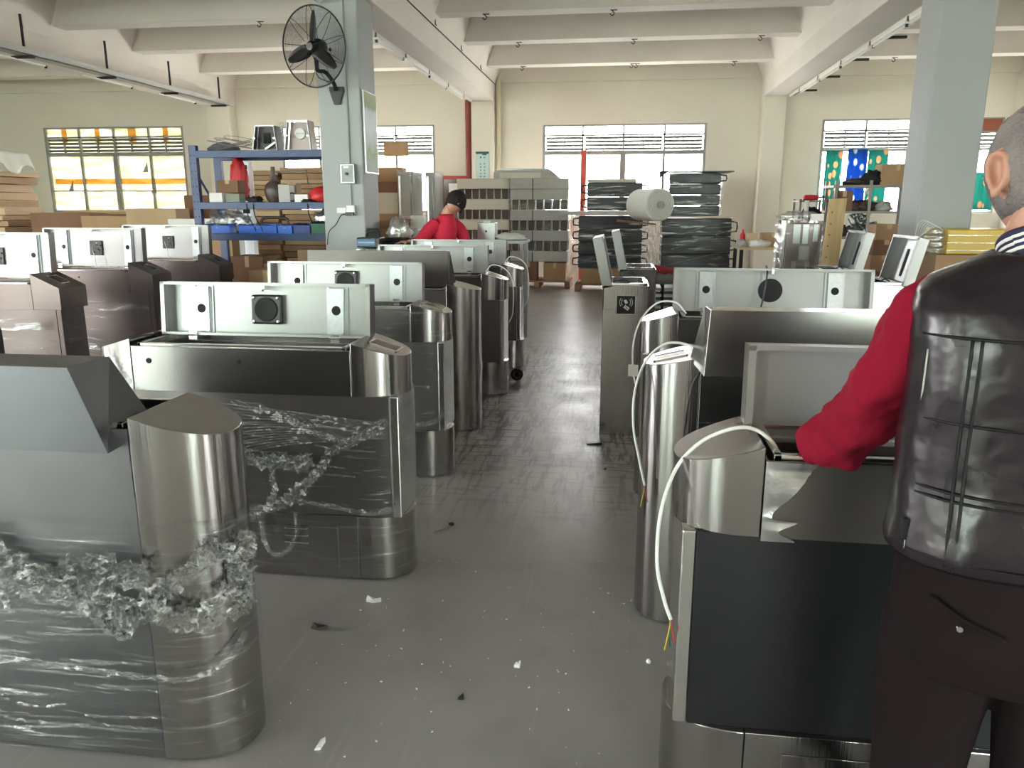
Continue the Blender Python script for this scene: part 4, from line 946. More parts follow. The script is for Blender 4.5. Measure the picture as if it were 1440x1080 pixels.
# cardboard piles ----------------------------------------------------------
def flats(n, x0, x1, y, z0, hs, m, label, group, dx=.03, depth=.8):
    first = None; z = z0; r = random.Random(int(abs(x0) * 100))
    for i in range(n):
        h = hs * r.uniform(.75, 1.25)
        o = obj('flattened_carton', MB().box(x0, x1, 0, depth, 0, h * .9), m if i % 3 else (CARD if m is CARDL else CARDL), loc=(r.uniform(-dx, dx), y + r.uniform(-dx, dx), z), bevel=.003, seg=1)
        tag(o, '%s from the bottom, %s' % (ORD[i], label) , 'cardboard', group); z += h
    return z
flats(27, -5.6, -4.95, 11.0, .0, .0755, CARD, 'flattened carton in the tall stack behind the blue rack', 'flattened cartons behind the rack')
flats(27, -4.92, -4.1, 11.05, .0, .0765, CARD, 'flattened carton in the stack next to the column, behind the rack', 'flattened cartons by the column')
z = flats(20, -10.3, -9.32, 10.9, 0.0, .098, CARDL, 'flattened pale carton in the pile under the draped sheet', 'flattened cartons under the sheet', .05)
def drape(u, v):
    x = -10.45 + 1.15 * min(u / .85, 1); y = 10.72 + .85 * max(0, (v - .25) / .75)
    top = 2.46 - .22 * max(0, min(u / .85, 1) - .5) - .05 * max(0, (v - .25)) + .03 * noise.noise(Vector((x * 3, y * 3, 1)))
    fr = max(0, (.25 - v) / .25); sd = max(0, (u - .85) / .15)
    z = top - fr * (.34 + .10 * math.sin(u * 11 + 1) + .04 * math.sin(u * 29)) * (1 - .5 * sd) - sd * (.26 + .08 * math.sin(v * 13))
    return (x + .10 * sd + .02 * math.sin(v * 22) * sd, y - (.05 + .035 * math.sin(u * 34)) * fr, z)
tag(obj('draped_sheet', MB().grid(drape, 40, 28), FOGBAG, smooth='all', solid=.004), 'milky plastic sheet draped over the cardboard pile beside the papered window', 'sheet')
blob('draped_bundle', CARDL, (-10.0, 11.2, 1.98), .32, 61, 'bulky wrapped bundle hidden under the draped sheet', 'bundle', amp=.1, sc=(1.2, .9, .6))
tag(obj('sheet_strap', MB().grid(lambda u, v: (-9.75 + .06 * u + .02 * math.sin(v * 6), 10.62, 2.05 - .32 * v), 3, 8), FOGBAG, smooth='all', solid=.004), 'twisted white tail hanging from the draped sheet', 'strip')
carton('long dark brown carton lying below the papered window', (-8.45, 11.2, 1.052), (1.0, .4, .37), CARDD, tape=False)
carton('long mid-brown carton beside the dark one below the window', (-7.5, 10.95, 1.102), (.85, .4, .28), CARD, tape=False)
carton('base carton pile under the long dark carton', (-8.45, 11.25, 0), (1.0, .5, 1.05), CARDD)
carton('base carton under the mid-brown long carton', (-7.5, 10.95, 0), (.85, .5, 1.1), CARD)
flats(3, -9.1, -6.6, 11.95, 1.365, .03, CARDL, 'thin pale board lying above the long cartons', 'pale boards below the window', .02)
carton('support carton behind the long cartons', (-7.85, 12.3, 0), (2.5, .6, 1.36), CARD)
carton('light brown carton with torn upper edge, near the corner of the papered window', (-6.5, 10.45, 1.202), (.75, .36, .29), CARDL, tape=False)
carton('tall brown carton rising behind the light brown one', (-6.28, 11.3, 1.202), (.4, .36, .48), CARDD, tape=False)
carton('lower carton carrying the light brown one', (-6.5, 10.5, 0), (.9, .5, 1.2), CARD)
carton('lower carton carrying the tall brown one', (-6.28, 11.35, 0), (.5, .45, 1.2), CARD)
carton('white long box beside the blue rack post', (-5.55, 10.0, 1.2), (.9, .3, .16), PAPER, tape=False)
carton('carton under the white long box', (-5.55, 10.0, 0), (.9, .35, 1.2), CARD)

# behind the column: board panels, steel cabinets -----------------------------
pw = thing('open_wooden_crate', 'brown board crate with a pale inset, behind the fan column by the window', 'crate', (-3.92, 12.9, 0))
obj('crate_panel', MB().box(-.35, .3, 0, .3, 0, 2.15), CARD, pw, bevel=.005); obj('brown_label', MB().box(-.2, .22, -.01, 0, 1.75, 1.92), CARDD, pw); obj('pale_inset', MB().box(-.2, .22, -.008, 0, 1.4, 1.74), CREAMC, pw)
for i, (x, y, w_, lab) in enumerate(((-3.48, 12.6, .26, 'tall steel cabinet next to the brown crate, in front of the bright window'), (-3.14, 12.9, .16, 'narrow tall steel cabinet nearest to the person in red'))):
    t = thing('tall_steel_cabinet', lab, 'cabinet', (x, y, 0))
    obj('cabinet_body', MB().box(-w_ / 2, w_ / 2, 0, .6, 0, 2.07), GREYC, t, bevel=.01); obj('edge_strip', MB().box(-w_ / 2 + .02, -w_ / 2 + .05, -.012, 0, .05, 2.0), CHROME, t)
    obj('edge_strip', MB().box(w_ / 2 - .05, w_ / 2 - .03, -.012, 0, .05, 2.0), STEELD, t); obj('film_top', MB().box(-w_ / 2 - .01, w_ / 2 + .01, -.02, .61, 1.85, 2.1), FILMB, t)
carton('open orange-brown carton on the bench behind the plastic bag', (-2.62, 8.75, 1.12), (.36, .3, .16), CARD, flaps=True)

# bench with tools behind the row -----------------------------------------------
bn = thing('work_bench', 'black-topped work bench between the fan column and the person in red', 'table', (-2.25, 7.75, 0))
obj('bench_top', MB().box(-.42, .22, 0, .42, 1.06, 1.10), BLACKM, bn, bevel=.004); obj('steel_edge', MB().box(-.42, .22, -.012, 0, 1.062, 1.10), GALV, bn)
for (x, y) in ((-.38, .04), (.18, .04), (-.38, .38), (.18, .38)): obj('leg', MB().box(x - .02, x + .02, y - .02, y + .02, 0, 1.06), BLACKM, bn)
obj('bench_shelf', MB().box(-.4, .2, .02, .40, .5, .53), BLACKM, bn)
bn2 = thing('side_bench', 'grey bench behind the black one, carrying the open carton', 'table', (-2.6, 8.52, 0))
obj('bench_top', MB().box(-.01, .62, 0, .5, 1.09, 1.12), GALV, bn2)
for (x, y) in ((.03, .04), (.58, .04), (.03, .46), (.58, .46)): obj('leg', MB().box(x - .02, x + .02, y - .02, y + .02, 0, 1.09), GALV, bn2)
tb = thing('tool_case', 'black tool case with a blue face at the column end of the bench', 'tool box', (-2.50, 7.60, 1.12))
obj('case_body', MB().box(-.12, .12, 0, .2, 0, .10), BLACK, tb, bevel=.01); obj('blue_face', MB().box(-.115, .08, -.012, .0, .02, .085), mat('steel_blue', (.06, .16, .30), .4), tb, bevel=.004)
obj('face_rib', MB().box(-.1, .07, -.016, -.01, .045, .06), mat('pale_blue', (.25, .4, .55), .4), tb)
obj('case_handle', MB().tube(bez([(-.05, .08, .09), (-.03, .08, .15), (.07, .08, .15), (.09, .08, .09)], 5), .01, 6), BLACK, tb, smooth='all')
obj('case_drop', MB().box(-.10, .1, .02, .1, -.12, -.02), BLACKM, tb)
bg = MB()
for k in range(5): bg.tube(bez([(-.06 + .02 * k, -.01, -.05), (-.04 + .02 * k, -.03, -.12 - .01 * k), (.04, -.02, -.10 - .02 * k), (.05, -.01, -.04)], 6), .006, 5)
tag(obj('cable_coil', bg, mat('pale_cable', (.45, .46, .45), .5), smooth='all', loc=(-2.45, 7.58, 1.16)), 'coil of pale cable hanging below the blue-faced tool case', 'cable')
blob('black_jacket', BLACKM, (-2.30, 7.97, 1.10), .15, 41, 'black garment heaped along the bench', 'garment', amp=.35, sc=(1.5, .8, .45))
blob('plastic_bag', BAG, (-2.28, 7.96, 1.20), .12, 43, 'white translucent bag peaked on top of the black garment', 'bag', amp=.45, sc=(1.0, .7, 1.1))
carton('small black box with white label on the bench behind the tool case', (-2.58, 8.06, 1.10), (.1, .1, .2), BLACKM, tape=False)
carton('small white box behind the plastic bag', (-2.32, 8.9, 1.28), (.16, .1, .14), PAPER, tape=False)
tw = thing('small_white_stand', 'little white two-legged stand on the grey bench', 'stand', (-2.14, 8.7, 1.12))
obj('stand_top', MB().box(-.14, .12, 0, .12, .14, .16), WHITE, tw); obj('stand_leg', MB().box(-.09, -.05, 0, .1, 0, .14), WHITE, tw); obj('stand_leg', MB().box(.03, .07, 0, .1, 0, .14), GALV, tw)
gm = thing('galvanised_box', 'small galvanised steel box with round hole, behind the person in red', 'box', (-1.55, 8.75, 1.15))
obj('box_shell', MB().box(-.05, .15, 0, .2, 0, .2), GALV, gm, bevel=.006); obj('round_hole', MB().lathe([(0, -.004), (.012, -.004), (.012, 0)], 10, (.05, 0, .1), 'y'), BLACKM, gm); obj('box_top_tab', MB().box(.02, .1, -.01, .02, .19, .22), WHITE, gm)
ps = thing('packing_stand', 'low steel bench under the galvanised box', 'table', (-1.5, 8.65, 0))
obj('bench_top', MB().box(-.2, .45, 0, .5, 1.12, 1.15), GALV, ps)
for (x, y) in ((-.17, .04), (.41, .04), (-.17, .46), (.41, .46)): obj('leg', MB().box(x - .02, x + .02, y - .02, y + .02, 0, 1.12), GALV, ps)
blob('cloth_heap', PAPER, (-1.25, 8.85, 1.15), .12, 47, 'white crumpled cloth beside the galvanised box', 'cloth', amp=.5, sc=(1.5, 1, .4))

# red hydrant frame, red post, steel case on stack -----------------------------
hy = thing('fire_cabinet', 'red framed fire cabinet on the wall behind the person in red', 'fire cabinet', (-3.45, 16.3, 1.2))
obj('cabinet_frame', MB().box(-.3, .3, -.15, .15, 0, .06).box(-.3, .3, -.15, .15, .86, .93).box(-.3, -.22, -.15, .15, .06, .86).box(.22, .3, -.15, .15, .06, .86), RED if 0 else mat('faded_red', (.42, .05, .05), .5), hy, bevel=.006)
obj('glass_front', MB().box(-.22, .22, -.1, -.095, .06, .86), CAPGLASS, hy); obj('white_notice', MB().box(-.1, .12, -.112, -.1, .6, .78), PAPER, hy)
rp = mat('orange_red_post', (.72, .12, .07), .5)
tag(obj('red_post', MB().box(-.80, -.69, 15.4, 15.5, 0, 2.56), rp, bevel=.006), 'orange-red upright post in front of the middle window', 'post')
sc_ = thing('steel_case', 'shallow steel cabinet with chamfered end lying on top of the white stacks', 'cabinet', (-1.8, 15.0, 2.02))
obj('case_body', MB().prism([(-.62, 0), (.66, 0), (.42, .19), (-.56, .19), (-.62, .12)], 0, .5, 'y'), GREYC, sc_, bevel=.006)
obj('case_front', MB().box(-.5, .28, -.01, 0, .02, .12), CREAMC, sc_); obj('case_lip', MB().box(-.56, .42, -.02, .0, .16, .19), GALV, sc_); obj('case_film', MB().prism([(.28, .0), (.67, 0), (.44, .2), (.28, .2)], -.01, .51, 'y'), FILMB, sc_)

# pallets --------------------------------------------------------------
def pallet(label, loc, wx, wy, h=.13):
    t = thing('wooden_pallet', label, 'pallet', loc, 0, None)
    n = 5
    for i in range(n):
        y = -wy / 2 + (wy - .1) * i / (n - 1); obj('deck_board', MB().box(-wx / 2, wx / 2, y, y + .1, h - .02, h), PALLET, t)
    for x in (-wx / 2, -.05, wx / 2 - .1):
        obj('runner', MB().box(x, x + .1, -wy / 2, wy / 2, .0, h - .02), PALLET, t)
    return t
# light stacks: long cartons alternating with rows of framed dark ends
def slot_unit():
    t = thing('framed_bar_end', 'dark bar end in a rounded pale foam frame, in the light stacks', 'packed part', (0, 0, 0), 0, 'framed bar ends in the light stacks')
    w2, h = .069, .187
    ring = MB(); P = [(-w2, h), (-w2 + .006, .03), (-w2 + .022, .0), (w2 - .022, .0), (w2 - .006, .03), (w2, h)]
    for a, b in zip(P[:-1], P[1:]): ring.bar((a[0], 0, a[1]), (b[0], 0, b[1]), .009)
    obj('foam_frame', ring, CREAMC, t); obj('bar_end', MB().box(-w2 + .008, w2 - .008, .01, .5, .008, h), BROWNV, t, bevel=.01, seg=1)
    return t
su = slot_unit(); used = False
def long_carton(x0, x1, y, z, h, m, lab, grp, strap=None):
    t = thing('long_carton', lab, 'box', ((x0 + x1) / 2, y, z), 0, grp); w2 = (x1 - x0) / 2
    obj('carton_body', MB().box(-w2, w2, 0, .8, 0.002, h - .002), m, t, bevel=.006, seg=1)
    obj('carton_edge', MB().box(-w2, w2, -.003, 0, h - .012, h - .004), GREYC, t)
    if strap is not None: obj('packing_strap', MB().box(strap - .008, strap + .008, -.005, 0, 0, h), BLACKM, t)
ROWN = [0]
def slot_row(x0, y, z, n, pitch=.1405, where=''):
    global used
    for i in range(n):
        x = x0 + .075 + i * pitch
        if not used: su.location = (x, y + .02, z); used = True
        else: pass
        o_ = su if (i == 0 and not ROWN[0]) else dup(su, (x, y + .02, z), 0)
        o_['label'] = '%s framed bar end in the %s slotted row from the top of the %s stack' % (ORD[i], ORD[ROWN[0] % 10], where)
LC = (-3.1, -2.1); RC = (-2.07, -.98)
zrow = [(1.84, .19, 'c'), (1.65, .19, 's'), (1.46, .19, 'c'), (1.27, .19, 's'), (1.08, .19, 'c'), (.89, .19, 's'), (.70, .19, 'c'), (.51, .19, 's'), (.32, .19, 'c'), (.13, .19, 's')]
for q, (z, h, k) in enumerate(zrow):
    if k == 'c': long_carton(*LC, 14.85, z, h, CREAMC, '%s cream long carton from the top, in the stack behind the person in red' % ORD[q // 2], 'cream long cartons')
    else: slot_row(LC[0], 14.85, z, 7, where='cream'); ROWN[0] += 1
ROWN[0] = 10
GN = [0]
for z, h, k in [(1.83, .19, 'c'), (1.64, .19, 'c'), (1.45, .19, 's'), (1.26, .19, 'c'), (1.07, .19, 's'), (.88, .19, 'c'), (.69, .19, 's'), (.50, .19, 'c')]:
    if k == 'c': long_carton(*RC, 14.75, z, h, GREYC, '%s grey long carton from the top of the strapped stack' % ORD[GN[0]], 'grey long cartons', strap=-.12); GN[0] += 1
    else: slot_row(RC[0] + .02, 14.75, z, 7, .153, 'grey'); ROWN[0] += 1
tag(obj('stretch_film', MB().box(-2.085, -.962, 14.71, 15.6, .5, 2.03), film_mat('thin_stack_film', .03, .3, 3, (1, 1, 4), .25)), 'clear film around the strapped grey carton stack', 'film')
tag(obj('stretch_film', MB().grid(lambda u, v: (-.93 + .10 * noise.noise(Vector((v * 7, 1, 3))) + .06 * u, 14.72 + .5 * u + .05 * noise.noise(Vector((u * 5, v * 12, 1))), 2.0 - 1.98 * v), 8, 40), BAG, smooth='all'), 'loose bright film hanging down the side of the grey carton stack', 'film')
pallet('wooden pallet under the light long cartons, nearest the dark stacks', (-1.55, 15.1, 0.0), 1.25, .9, .14)
pallet('wooden pallet under the cream cartons, behind the row end', (-2.6, 15.25, -.0), .95, .8, .13)
carton('brown carton on the pallet under the grey long cartons', (-1.22, 14.95, .14), (.42, .4, .34), CARD)
carton('small dark carton beside the brown one under the grey long cartons', (-1.72, 15.0, .14), (.3, .4, .36), CARDD)
carton('narrow pale carton at the end of that pallet', (-1.98, 15.05, .14), (.16, .4, .35), GREYC)

# dark stacks ----------------------------------------------------------------
def dark_case(label, grp, x0, x1, y, z, h, left=True, right=True, d=.75, tone=DARKC):
    t = thing('black_case', label, 'case', ((x0 + x1) / 2, y, z), 0, grp); w2 = (x1 - x0) / 2
    obj('case_body', MB().box(-w2, w2, 0, d, .004, h - .01), tone, t, bevel=.02)
    obj('case_rim', MB().box(-w2 - .012, w2 + .012, -.012, d, h * .45, h * .45 + .015), BLACK, t)
    for s, on in ((-1, left), (1, right)):
        if on:
            x = s * w2
            obj('carry_handle', MB().tube([(x, .05, h * .25), (x + s * .09, .05, h * .28), (x + s * .10, .05, h * .5), (x + s * .09, .05, h * .75), (x, .05, h * .8)], .014, 6), BLACK, t, smooth=True)
    return t
for i in range(4):
    dark_case('%s black case from the bottom of the wrapped stack below the grey board' % ORD[i], 'lower black cases beside the pale stack', -.76, .38, 14.3, .42 + i * .235, .235)
for i in range(2):
    dark_case(['lower', 'upper'][i] + ' of the two dark cases lying on the grey board', 'cases on the grey board', -.62, .36, 14.35, 1.44 + i * .25, .25, right=(i == 1))
for i in range(3):
    dark_case('%s large black case from the bottom, right of the foam roll' % ORD[i], 'lower black cases right of the roll', .70, 1.86, 13.8, .40 + i * .31, .31, left=False)
for i in range(4):
    dark_case('%s from the bottom of the four slate cases under the black sheet' % ORD[i], 'upper black cases right of the roll', .80, 1.66, 13.95, 1.355 + i * .18, .18, left=False, right=(i == 3))
tag(obj('black_sheet', MB().box(.62, 1.85, 13.8, 14.7, 2.085, 2.10).prism([(.62, 2.09), (.78, 2.11), (.62, 1.98)], 13.8, 14.7, 'y'), DARKC), 'thin black sheet on top of the upper black cases', 'sheet')
tag(obj('grey_board', MB().box(-1.1, .5, 14.1, 15.0, 1.375, 1.43), GREYC, bevel=.004), 'wide grey board laid across the lower black cases', 'board')
tag(obj('pale_sheet', MB().grid(lambda u, v: (-.62 + .95 * u, 14.2 + .2 * v, 1.50 - .07 * u ** .5 * 1.0 + .03 * math.sin(u * 5) + .0), 14, 3), FOAM, smooth='all', solid=.008), 'curling pale sheet at the front of the grey board', 'sheet')
tag(obj('pale_lid_board', MB().box(-.62, .25, 14.5, 15.0, 1.945, 2.0), CREAMC), 'pale board lying on the two dark cases', 'board')
for (x0, x1, y, z0, z1, lab, sd) in ((-.80, .42, 14.27, .36, 1.37, 'stretch film around the lower black cases beside the pale stack', 1), (-.65, .39, 14.32, 1.44, 1.95, 'stretch film around the two cases on the grey board', 2), (.67, 1.90, 13.77, .36, 1.33, 'stretch film around the lower black cases right of the roll', 3), (.77, 1.69, 13.92, 1.36, 2.07, 'stretch film around the upper black cases', 4)):
    def fw(u, v, x0=x0, x1=x1, y=y, z0=z0, z1=z1, sd=sd):
        per = [(x0, y + .8), (x0, y), (x1, y), (x1, y + .8)]; L3 = (.8, x1 - x0, .8); s_ = u * sum(L3); k = 0
        while k < 2 and s_ > L3[k]: s_ -= L3[k]; k += 1
        f = s_ / L3[k]; px = per[k][0] + (per[k + 1][0] - per[k][0]) * f; py = per[k][1] + (per[k + 1][1] - per[k][1]) * f
        zz = z0 + (z1 - z0) * v
        dd = .018 + .028 * noise.noise(Vector((px * 3 + sd, py * 3, zz * 9 + px * 2.0 * (1 if sd == 3 else .2))))
        return (px + (dd if k == 2 else (-dd if k == 0 else 0)), py - (dd if k == 1 else 0), zz)
    tag(obj('stretch_film', MB().grid(fw, 60, 26), FILMS, smooth='all', fixn=False), lab, 'film')
    rt = thing('film_strands', lab.replace('stretch film', 'bright twisted strands of film'), 'film', (0, 0, 0))
    rs = random.Random(sd)
    for k in range(6 if sd in (1, 3) else 3):
        za = rs.uniform(z0 + .1, z1 - .1); sl = rs.uniform(.1, .35) if sd == 3 else rs.uniform(-.08, .08)
        xa = rs.uniform(x0, x0 + .3); xb = rs.uniform(x1 - .5, x1)
        film_rope(rt, 1, [(xa, y - .05, za - sl / 2), ((xa + xb) / 2, y - .06, za), (xb, y - .05, min(za + sl / 2, z1))], .010, 90 + k, n=8)
tag(obj('hanging_film', MB().grid(lambda u, v: (.44 + .22 * u + .06 * noise.noise(Vector((v * 8, u * 2, 3))), 14.25 + .08 * noise.noise(Vector((u * 6, v * 14, 1))), 1.36 - 1.0 * v), 10, 34), BAG, smooth='all'), 'crumpled clear film hanging in the gap between the two dark stacks', 'film')
pallet('wooden pallet under the lower black cases beside the pale stack', (-.18, 14.6, 0), 1.25, .85, .14)
pallet('wooden pallet under the black cases right of the roll', (1.25, 14.2, 0), 1.25, .85, .14)
carton('brown carton carrying the left black cases', (-.25, 14.55, .14), (.9, .5, .275), CARD)
carton('dark carton carrying the right black cases', (1.28, 14.15, .14), (1.1, .6, .255), CARDD)
# foam roll
fo = thing('foam_roll', 'thick white foam roll wedged between the two dark stacks, end facing the aisle', 'roll', (.46, 13.55, 1.56))
MR = Matrix.Rotation(-.50, 4, 'Z')
sp_ = MB().lathe([(.055, -.02), (.055, -.0), (.24, -.005), (.262, .02), (.262, .75), (.0, .75)], 30, axis='y').xf(Matrix.Rotation(.42, 4, 'Z'))
obj('roll_body', sp_, FOAM, fo, smooth=True)
spl = MB(); spl.tube([Matrix.Rotation(.42, 4, 'Z') @ Vector(((.06 + .19 * i / 160) * math.cos(i * .28), -.006, (.06 + .19 * i / 160) * math.sin(i * .28))) for i in range(160)], .003, 4)
obj('spiral_layers', spl, GREYC, fo); obj('roll_core', MB().lathe([(.045, -.05), (.06, -.05), (.06, .1), (.045, .1)], 18, axis='y').xf(Matrix.Rotation(.42, 4, 'Z')), GREYC, fo, smooth=True)
fo.location = (.62, 13.15, 1.545)
tag(obj('roll_board', MB().cbox((.25, 13.75, 1.255), (.65, .9, .02), (0, .08, 0)), CARDD), 'thin brown board sloping under the foam roll', 'board')
# parts behind the compact boxes
rg = thing('rag_bundle', 'red and grey rag bundle beside the white turnstile lid', 'bundle', (.50, 9.5, .62))
blob('grey_rag', mat('grey_rag', (.22, .22, .22), .9), (0, 0, 0), .17, 52, amp=.2, sc=(1.3, .8, .6), parent=rg); blob('red_rag', mat('dull_red_rag', (.35, .04, .05), .9), (-.02, 0, .09), .15, 53, amp=.3, sc=(1.2, .8, .5), parent=rg)
ms = thing('bar_rack', 'low stack of thin steel channels below the rag bundle', 'metal stack', (.5, 9.4, 0))
for k in range(8): obj('steel_channel', MB().box(-.26, .26, 0, .5, .05 + k * .07, .05 + k * .07 + .035), INNER if k % 2 else GALV, ms)
for s in (-.18, .0, .2): obj('black_spacer', MB().box(s, s + .03, -.01, .5, 0, .62), BLACKM, ms)

# ------------------------------------------------------------ right-hand background
wm = thing('wrapped_steel_cabinets', 'dark steel pillar cabinet in clear film, film bunched on its top', 'machine', (1.60, 7.3, 0))
obj('cabinet_body', MB().box(-.14, .15, 0, .3, 0, 1.38), STEELB, wm, bevel=.006)
obj('side_post', MB().lathe([(0, 0), (.07, 0), (.07, 1.40), (0, 1.42)], 16, (-.12, .12, 0)), STEEL, wm, smooth=True)
obj('side_post', MB().lathe([(0, 0), (.07, 0), (.07, 1.40), (0, 1.42)], 16, (.12, .12, 0)), STEEL, wm, smooth=True)
for (a, b, c, d) in ((-.08, -.02, 1.2, 1.37), (.0, .05, 1.2, 1.37), (.09, .13, 1.22, 1.37), (-.02, .07, 1.06, 1.18), (-.08, -.04, .9, 1.05), (.04, .08, .9, 1.05)):
    obj('light_panel', MB().box(a, b, -.012, 0, c, d), GALV if c > 1.1 and d > 1.2 else STEELD, wm, bevel=.003)
obj('film_sleeve', MB().grid(lambda u, v: (-.16 + .34 * u, -.03 - .02 * math.sin(u * PI) + .02 * noise.noise(Vector((u * 9, v * 9, 5))), .4 + 1.0 * v), 20, 24), FILMB, wm, smooth='all')
for s, sd in ((-1, 1), (1, 2)):
    obj('film_side', MB().grid(lambda u, v, s=s, sd=sd: (s * (.17 + .035 * u + .02 * noise.noise(Vector((v * 9, u, sd)))), -.03 + .2 * u, .95 + .42 * v), 6, 24), BAG, wm, smooth='all')
blob('film_bunch', BAG, (-.02, .1, 1.40), .13, 66, amp=.6, sc=(1.3, .8, .4), parent=wm)
obj('film_tab', MB().box(.06, .17, .0, .02, 1.40, 1.46), PAPER, wm)
pb2 = thing('plywood_board', 'narrow plywood board with knots, leaning in front of the steel parts shelf', 'board', (2.22, 8.9, 0))
obj('board', MB().add([(-.09, 0, 0), (.09, 0, 0), (.19, .12, 1.61), (.01, .12, 1.6), (-.09, .025, 0), (.09, .025, 0), (.19, .145, 1.61), (.01, .145, 1.6)], [(0, 1, 2, 3), (7, 6, 5, 4), (0, 4, 5, 1), (1, 5, 6, 2), (2, 6, 7, 3), (3, 7, 4, 0)]), WOOD, pb2)
r_ = random.Random(8)
for k in range(9):
    z = .5 + k * .12; x = .05 * z / .8 + r_.choice((-.045, .04)); obj('wood_knot', MB().lathe([(0, -.003), (.009, -.002), (.011, .002)], 10, (x, .0745 * z, z), 'y'), PALLET, pb2)
sh = thing('parts_shelf', 'grey angle-iron shelf crowded with parts, below the patterned curtains', 'shelf', (3.3, 11.2, 0))
ANG = mat('angle_iron', (.26, .24, .22), .5, .4)
for (x, y) in ((-.46, 0), (-.02, 0), (.52, 0), (-.46, .5), (.52, .5)): obj('shelf_post', MB().box(x - .018, x + .018, y - .018, y + .018, 0, 1.86), ANG, sh)
for z in (1.80, 1.46, 1.12, .7): obj('shelf_board', MB().box(-.5, .56, -.02, .52, z - .03, z), ANG, sh)
carton('brown carton on top of the parts shelf, against the grey square column', (3.62, 11.4, 1.80), (.42, .3, .27), CARD)
carton('small brown carton on the upper level of the parts shelf', (2.97, 11.35, 1.46), (.22, .2, .27), CARDD)
blob('machine_parts', BLACKM, (3.33, 11.35, 1.80), .13, 71, 'dark pile of parts on top of the parts shelf beside the carton', 'parts', amp=.5, sc=(1.1, .8, .9))
blob('machine_parts', STEELB, (3.1, 11.35, 1.80), .09, 72, 'low greyish parts at the end of the shelf top', 'parts', amp=.6, sc=(1.6, .8, .6))
for k, (x, z, r, m, lab) in enumerate(((3.12, 1.46, .09, BROWNV, 'brown parts heap on the upper shelf level'), (3.28, 1.46, .10, BROWNV, 'reddish dark heap in the middle of the upper shelf level'), (3.5, 1.46, .09, GREYC, 'grey box-like heap on the upper shelf level'), (2.95, 1.12, .1, BROWNV, 'dark heap on the middle level, behind the plywood'), (3.18, 1.12, .11, GALV, 'shiny metal rods heaped on the middle level'), (3.45, 1.12, .12, GREYC, 'pale heap on the middle level by the cartons'))):
    blob('parts_heap', m, (x, 11.35, z), r, 80 + k, lab, 'parts', amp=.6, sc=(1.3, .8, .9))
rb = MB(); r_ = random.Random(2)
for k in range(26): rb.tube([(r_.uniform(-.12, .12), -.02, .04 + .28 * r_.random()), (r_.uniform(-.12, .12), .3, .04 + .28 * r_.random())], .014, 6)
tag(obj('rod_ends', rb, GALV, smooth=True, loc=(3.2, 11.22, 1.12)), 'bright tube ends stacked on the middle shelf level', 'tubes', kind='stuff')
sh2 = thing('side_shelf', 'low dark shelf rack left of the parts shelf, a red tool on it', 'shelf', (2.62, 11.4, 0))
for x in (-.18, .17): obj('shelf_post', MB().box(x - .015, x + .015, 0, .03, 0, 1.62), ANG, sh2); obj('shelf_post', MB().box(x - .015, x + .015, .4, .43, 0, 1.62), ANG, sh2)
for z in (1.6, 1.35, 1.1): obj('shelf_board', MB().box(-.2, .19, 0, .43, z - .02, z), ANG, sh2)
blob('parts_heap', BLACKM, (2.62, 11.55, 1.35), .11, 91, 'dark parts crammed under the red tool', 'parts', amp=.4, sc=(1.3, .8, .9)); blob('parts_heap', STEELB, (2.62, 11.55, 1.1), .11, 92, 'grey parts on the lowest visible board of the side shelf', 'parts', amp=.4, sc=(1.3, .8, .9))
rt_ = thing('red_tool', 'bright red hand tool lying on top of the side shelf', 'tool', (2.58, 11.45, 1.6))
obj('tool_body', MB().lathe([(0, -.1), (.035, -.09), (.04, 0), (.03, .1), (0, .11)], 12, (0, 0, .04), 'x'), RED, rt_, smooth=True); obj('tool_grip', MB().bar((-.07, 0, .03), (-.09, 0, .0), .03).bar((.09, 0, .04), (.18, 0, .05), .03), BLACK, rt_)
wp = tag(obj('white_tube', MB().tube([(0, 0, 0), (0, 0, 1.6)], .03, 10), WHITE, smooth=True, loc=(2.50, 11.3, 0)), 'white tube standing on the floor by the side shelf post', 'tube')
for k in range(3): carton(['bottom brown carton of the three stacked beside the grey column', 'middle brown carton of the three stacked beside the grey column', 'top brown carton of the three stacked beside the grey column'][k], (2.83 + .012 * k, 9.1, .84 + .165 * k), (.27, .3, .165), CARD if k != 1 else CARDD)
carton('large carton under the three stacked ones', (2.83, 9.15, 0), (.4, .45, .84), CARDD)
ye = thing('yellow_packs', 'yellow wrapped pack with crinkled silver ends, beside the man\'s head', 'pack', (2.98, 6.8, 1.145))
obj('yellow_pack', MB().box(-.36, .4, 0, .5, 0, .2), YELLOW, ye, bevel=.01)
for k in range(3): obj('film_edge', MB().box(-.36, .4, -.006, 0, .03 + .06 * k, .035 + .06 * k), BAG, ye)
for k in range(4): blob('silver_film_end', BAG, (-.42, .1, .0 + .05 * k), .075, 100 + k, amp=.6, sc=(1.0, 1.2, .5), parent=ye)
for k in range(7): obj('loose_strand', MB().tube(bez([(-.38, .05, .19), (-.45 - .02 * k, .02, .22 + .008 * k), (-.56 - .01 * k, 0, .16 - .02 * k)], 5), .0015, 4), HOSE, ye, smooth='all')
carton('film-covered brown carton under the yellow pack', (2.95, 7.05, 0), (.8, .5, 1.14), CARD)
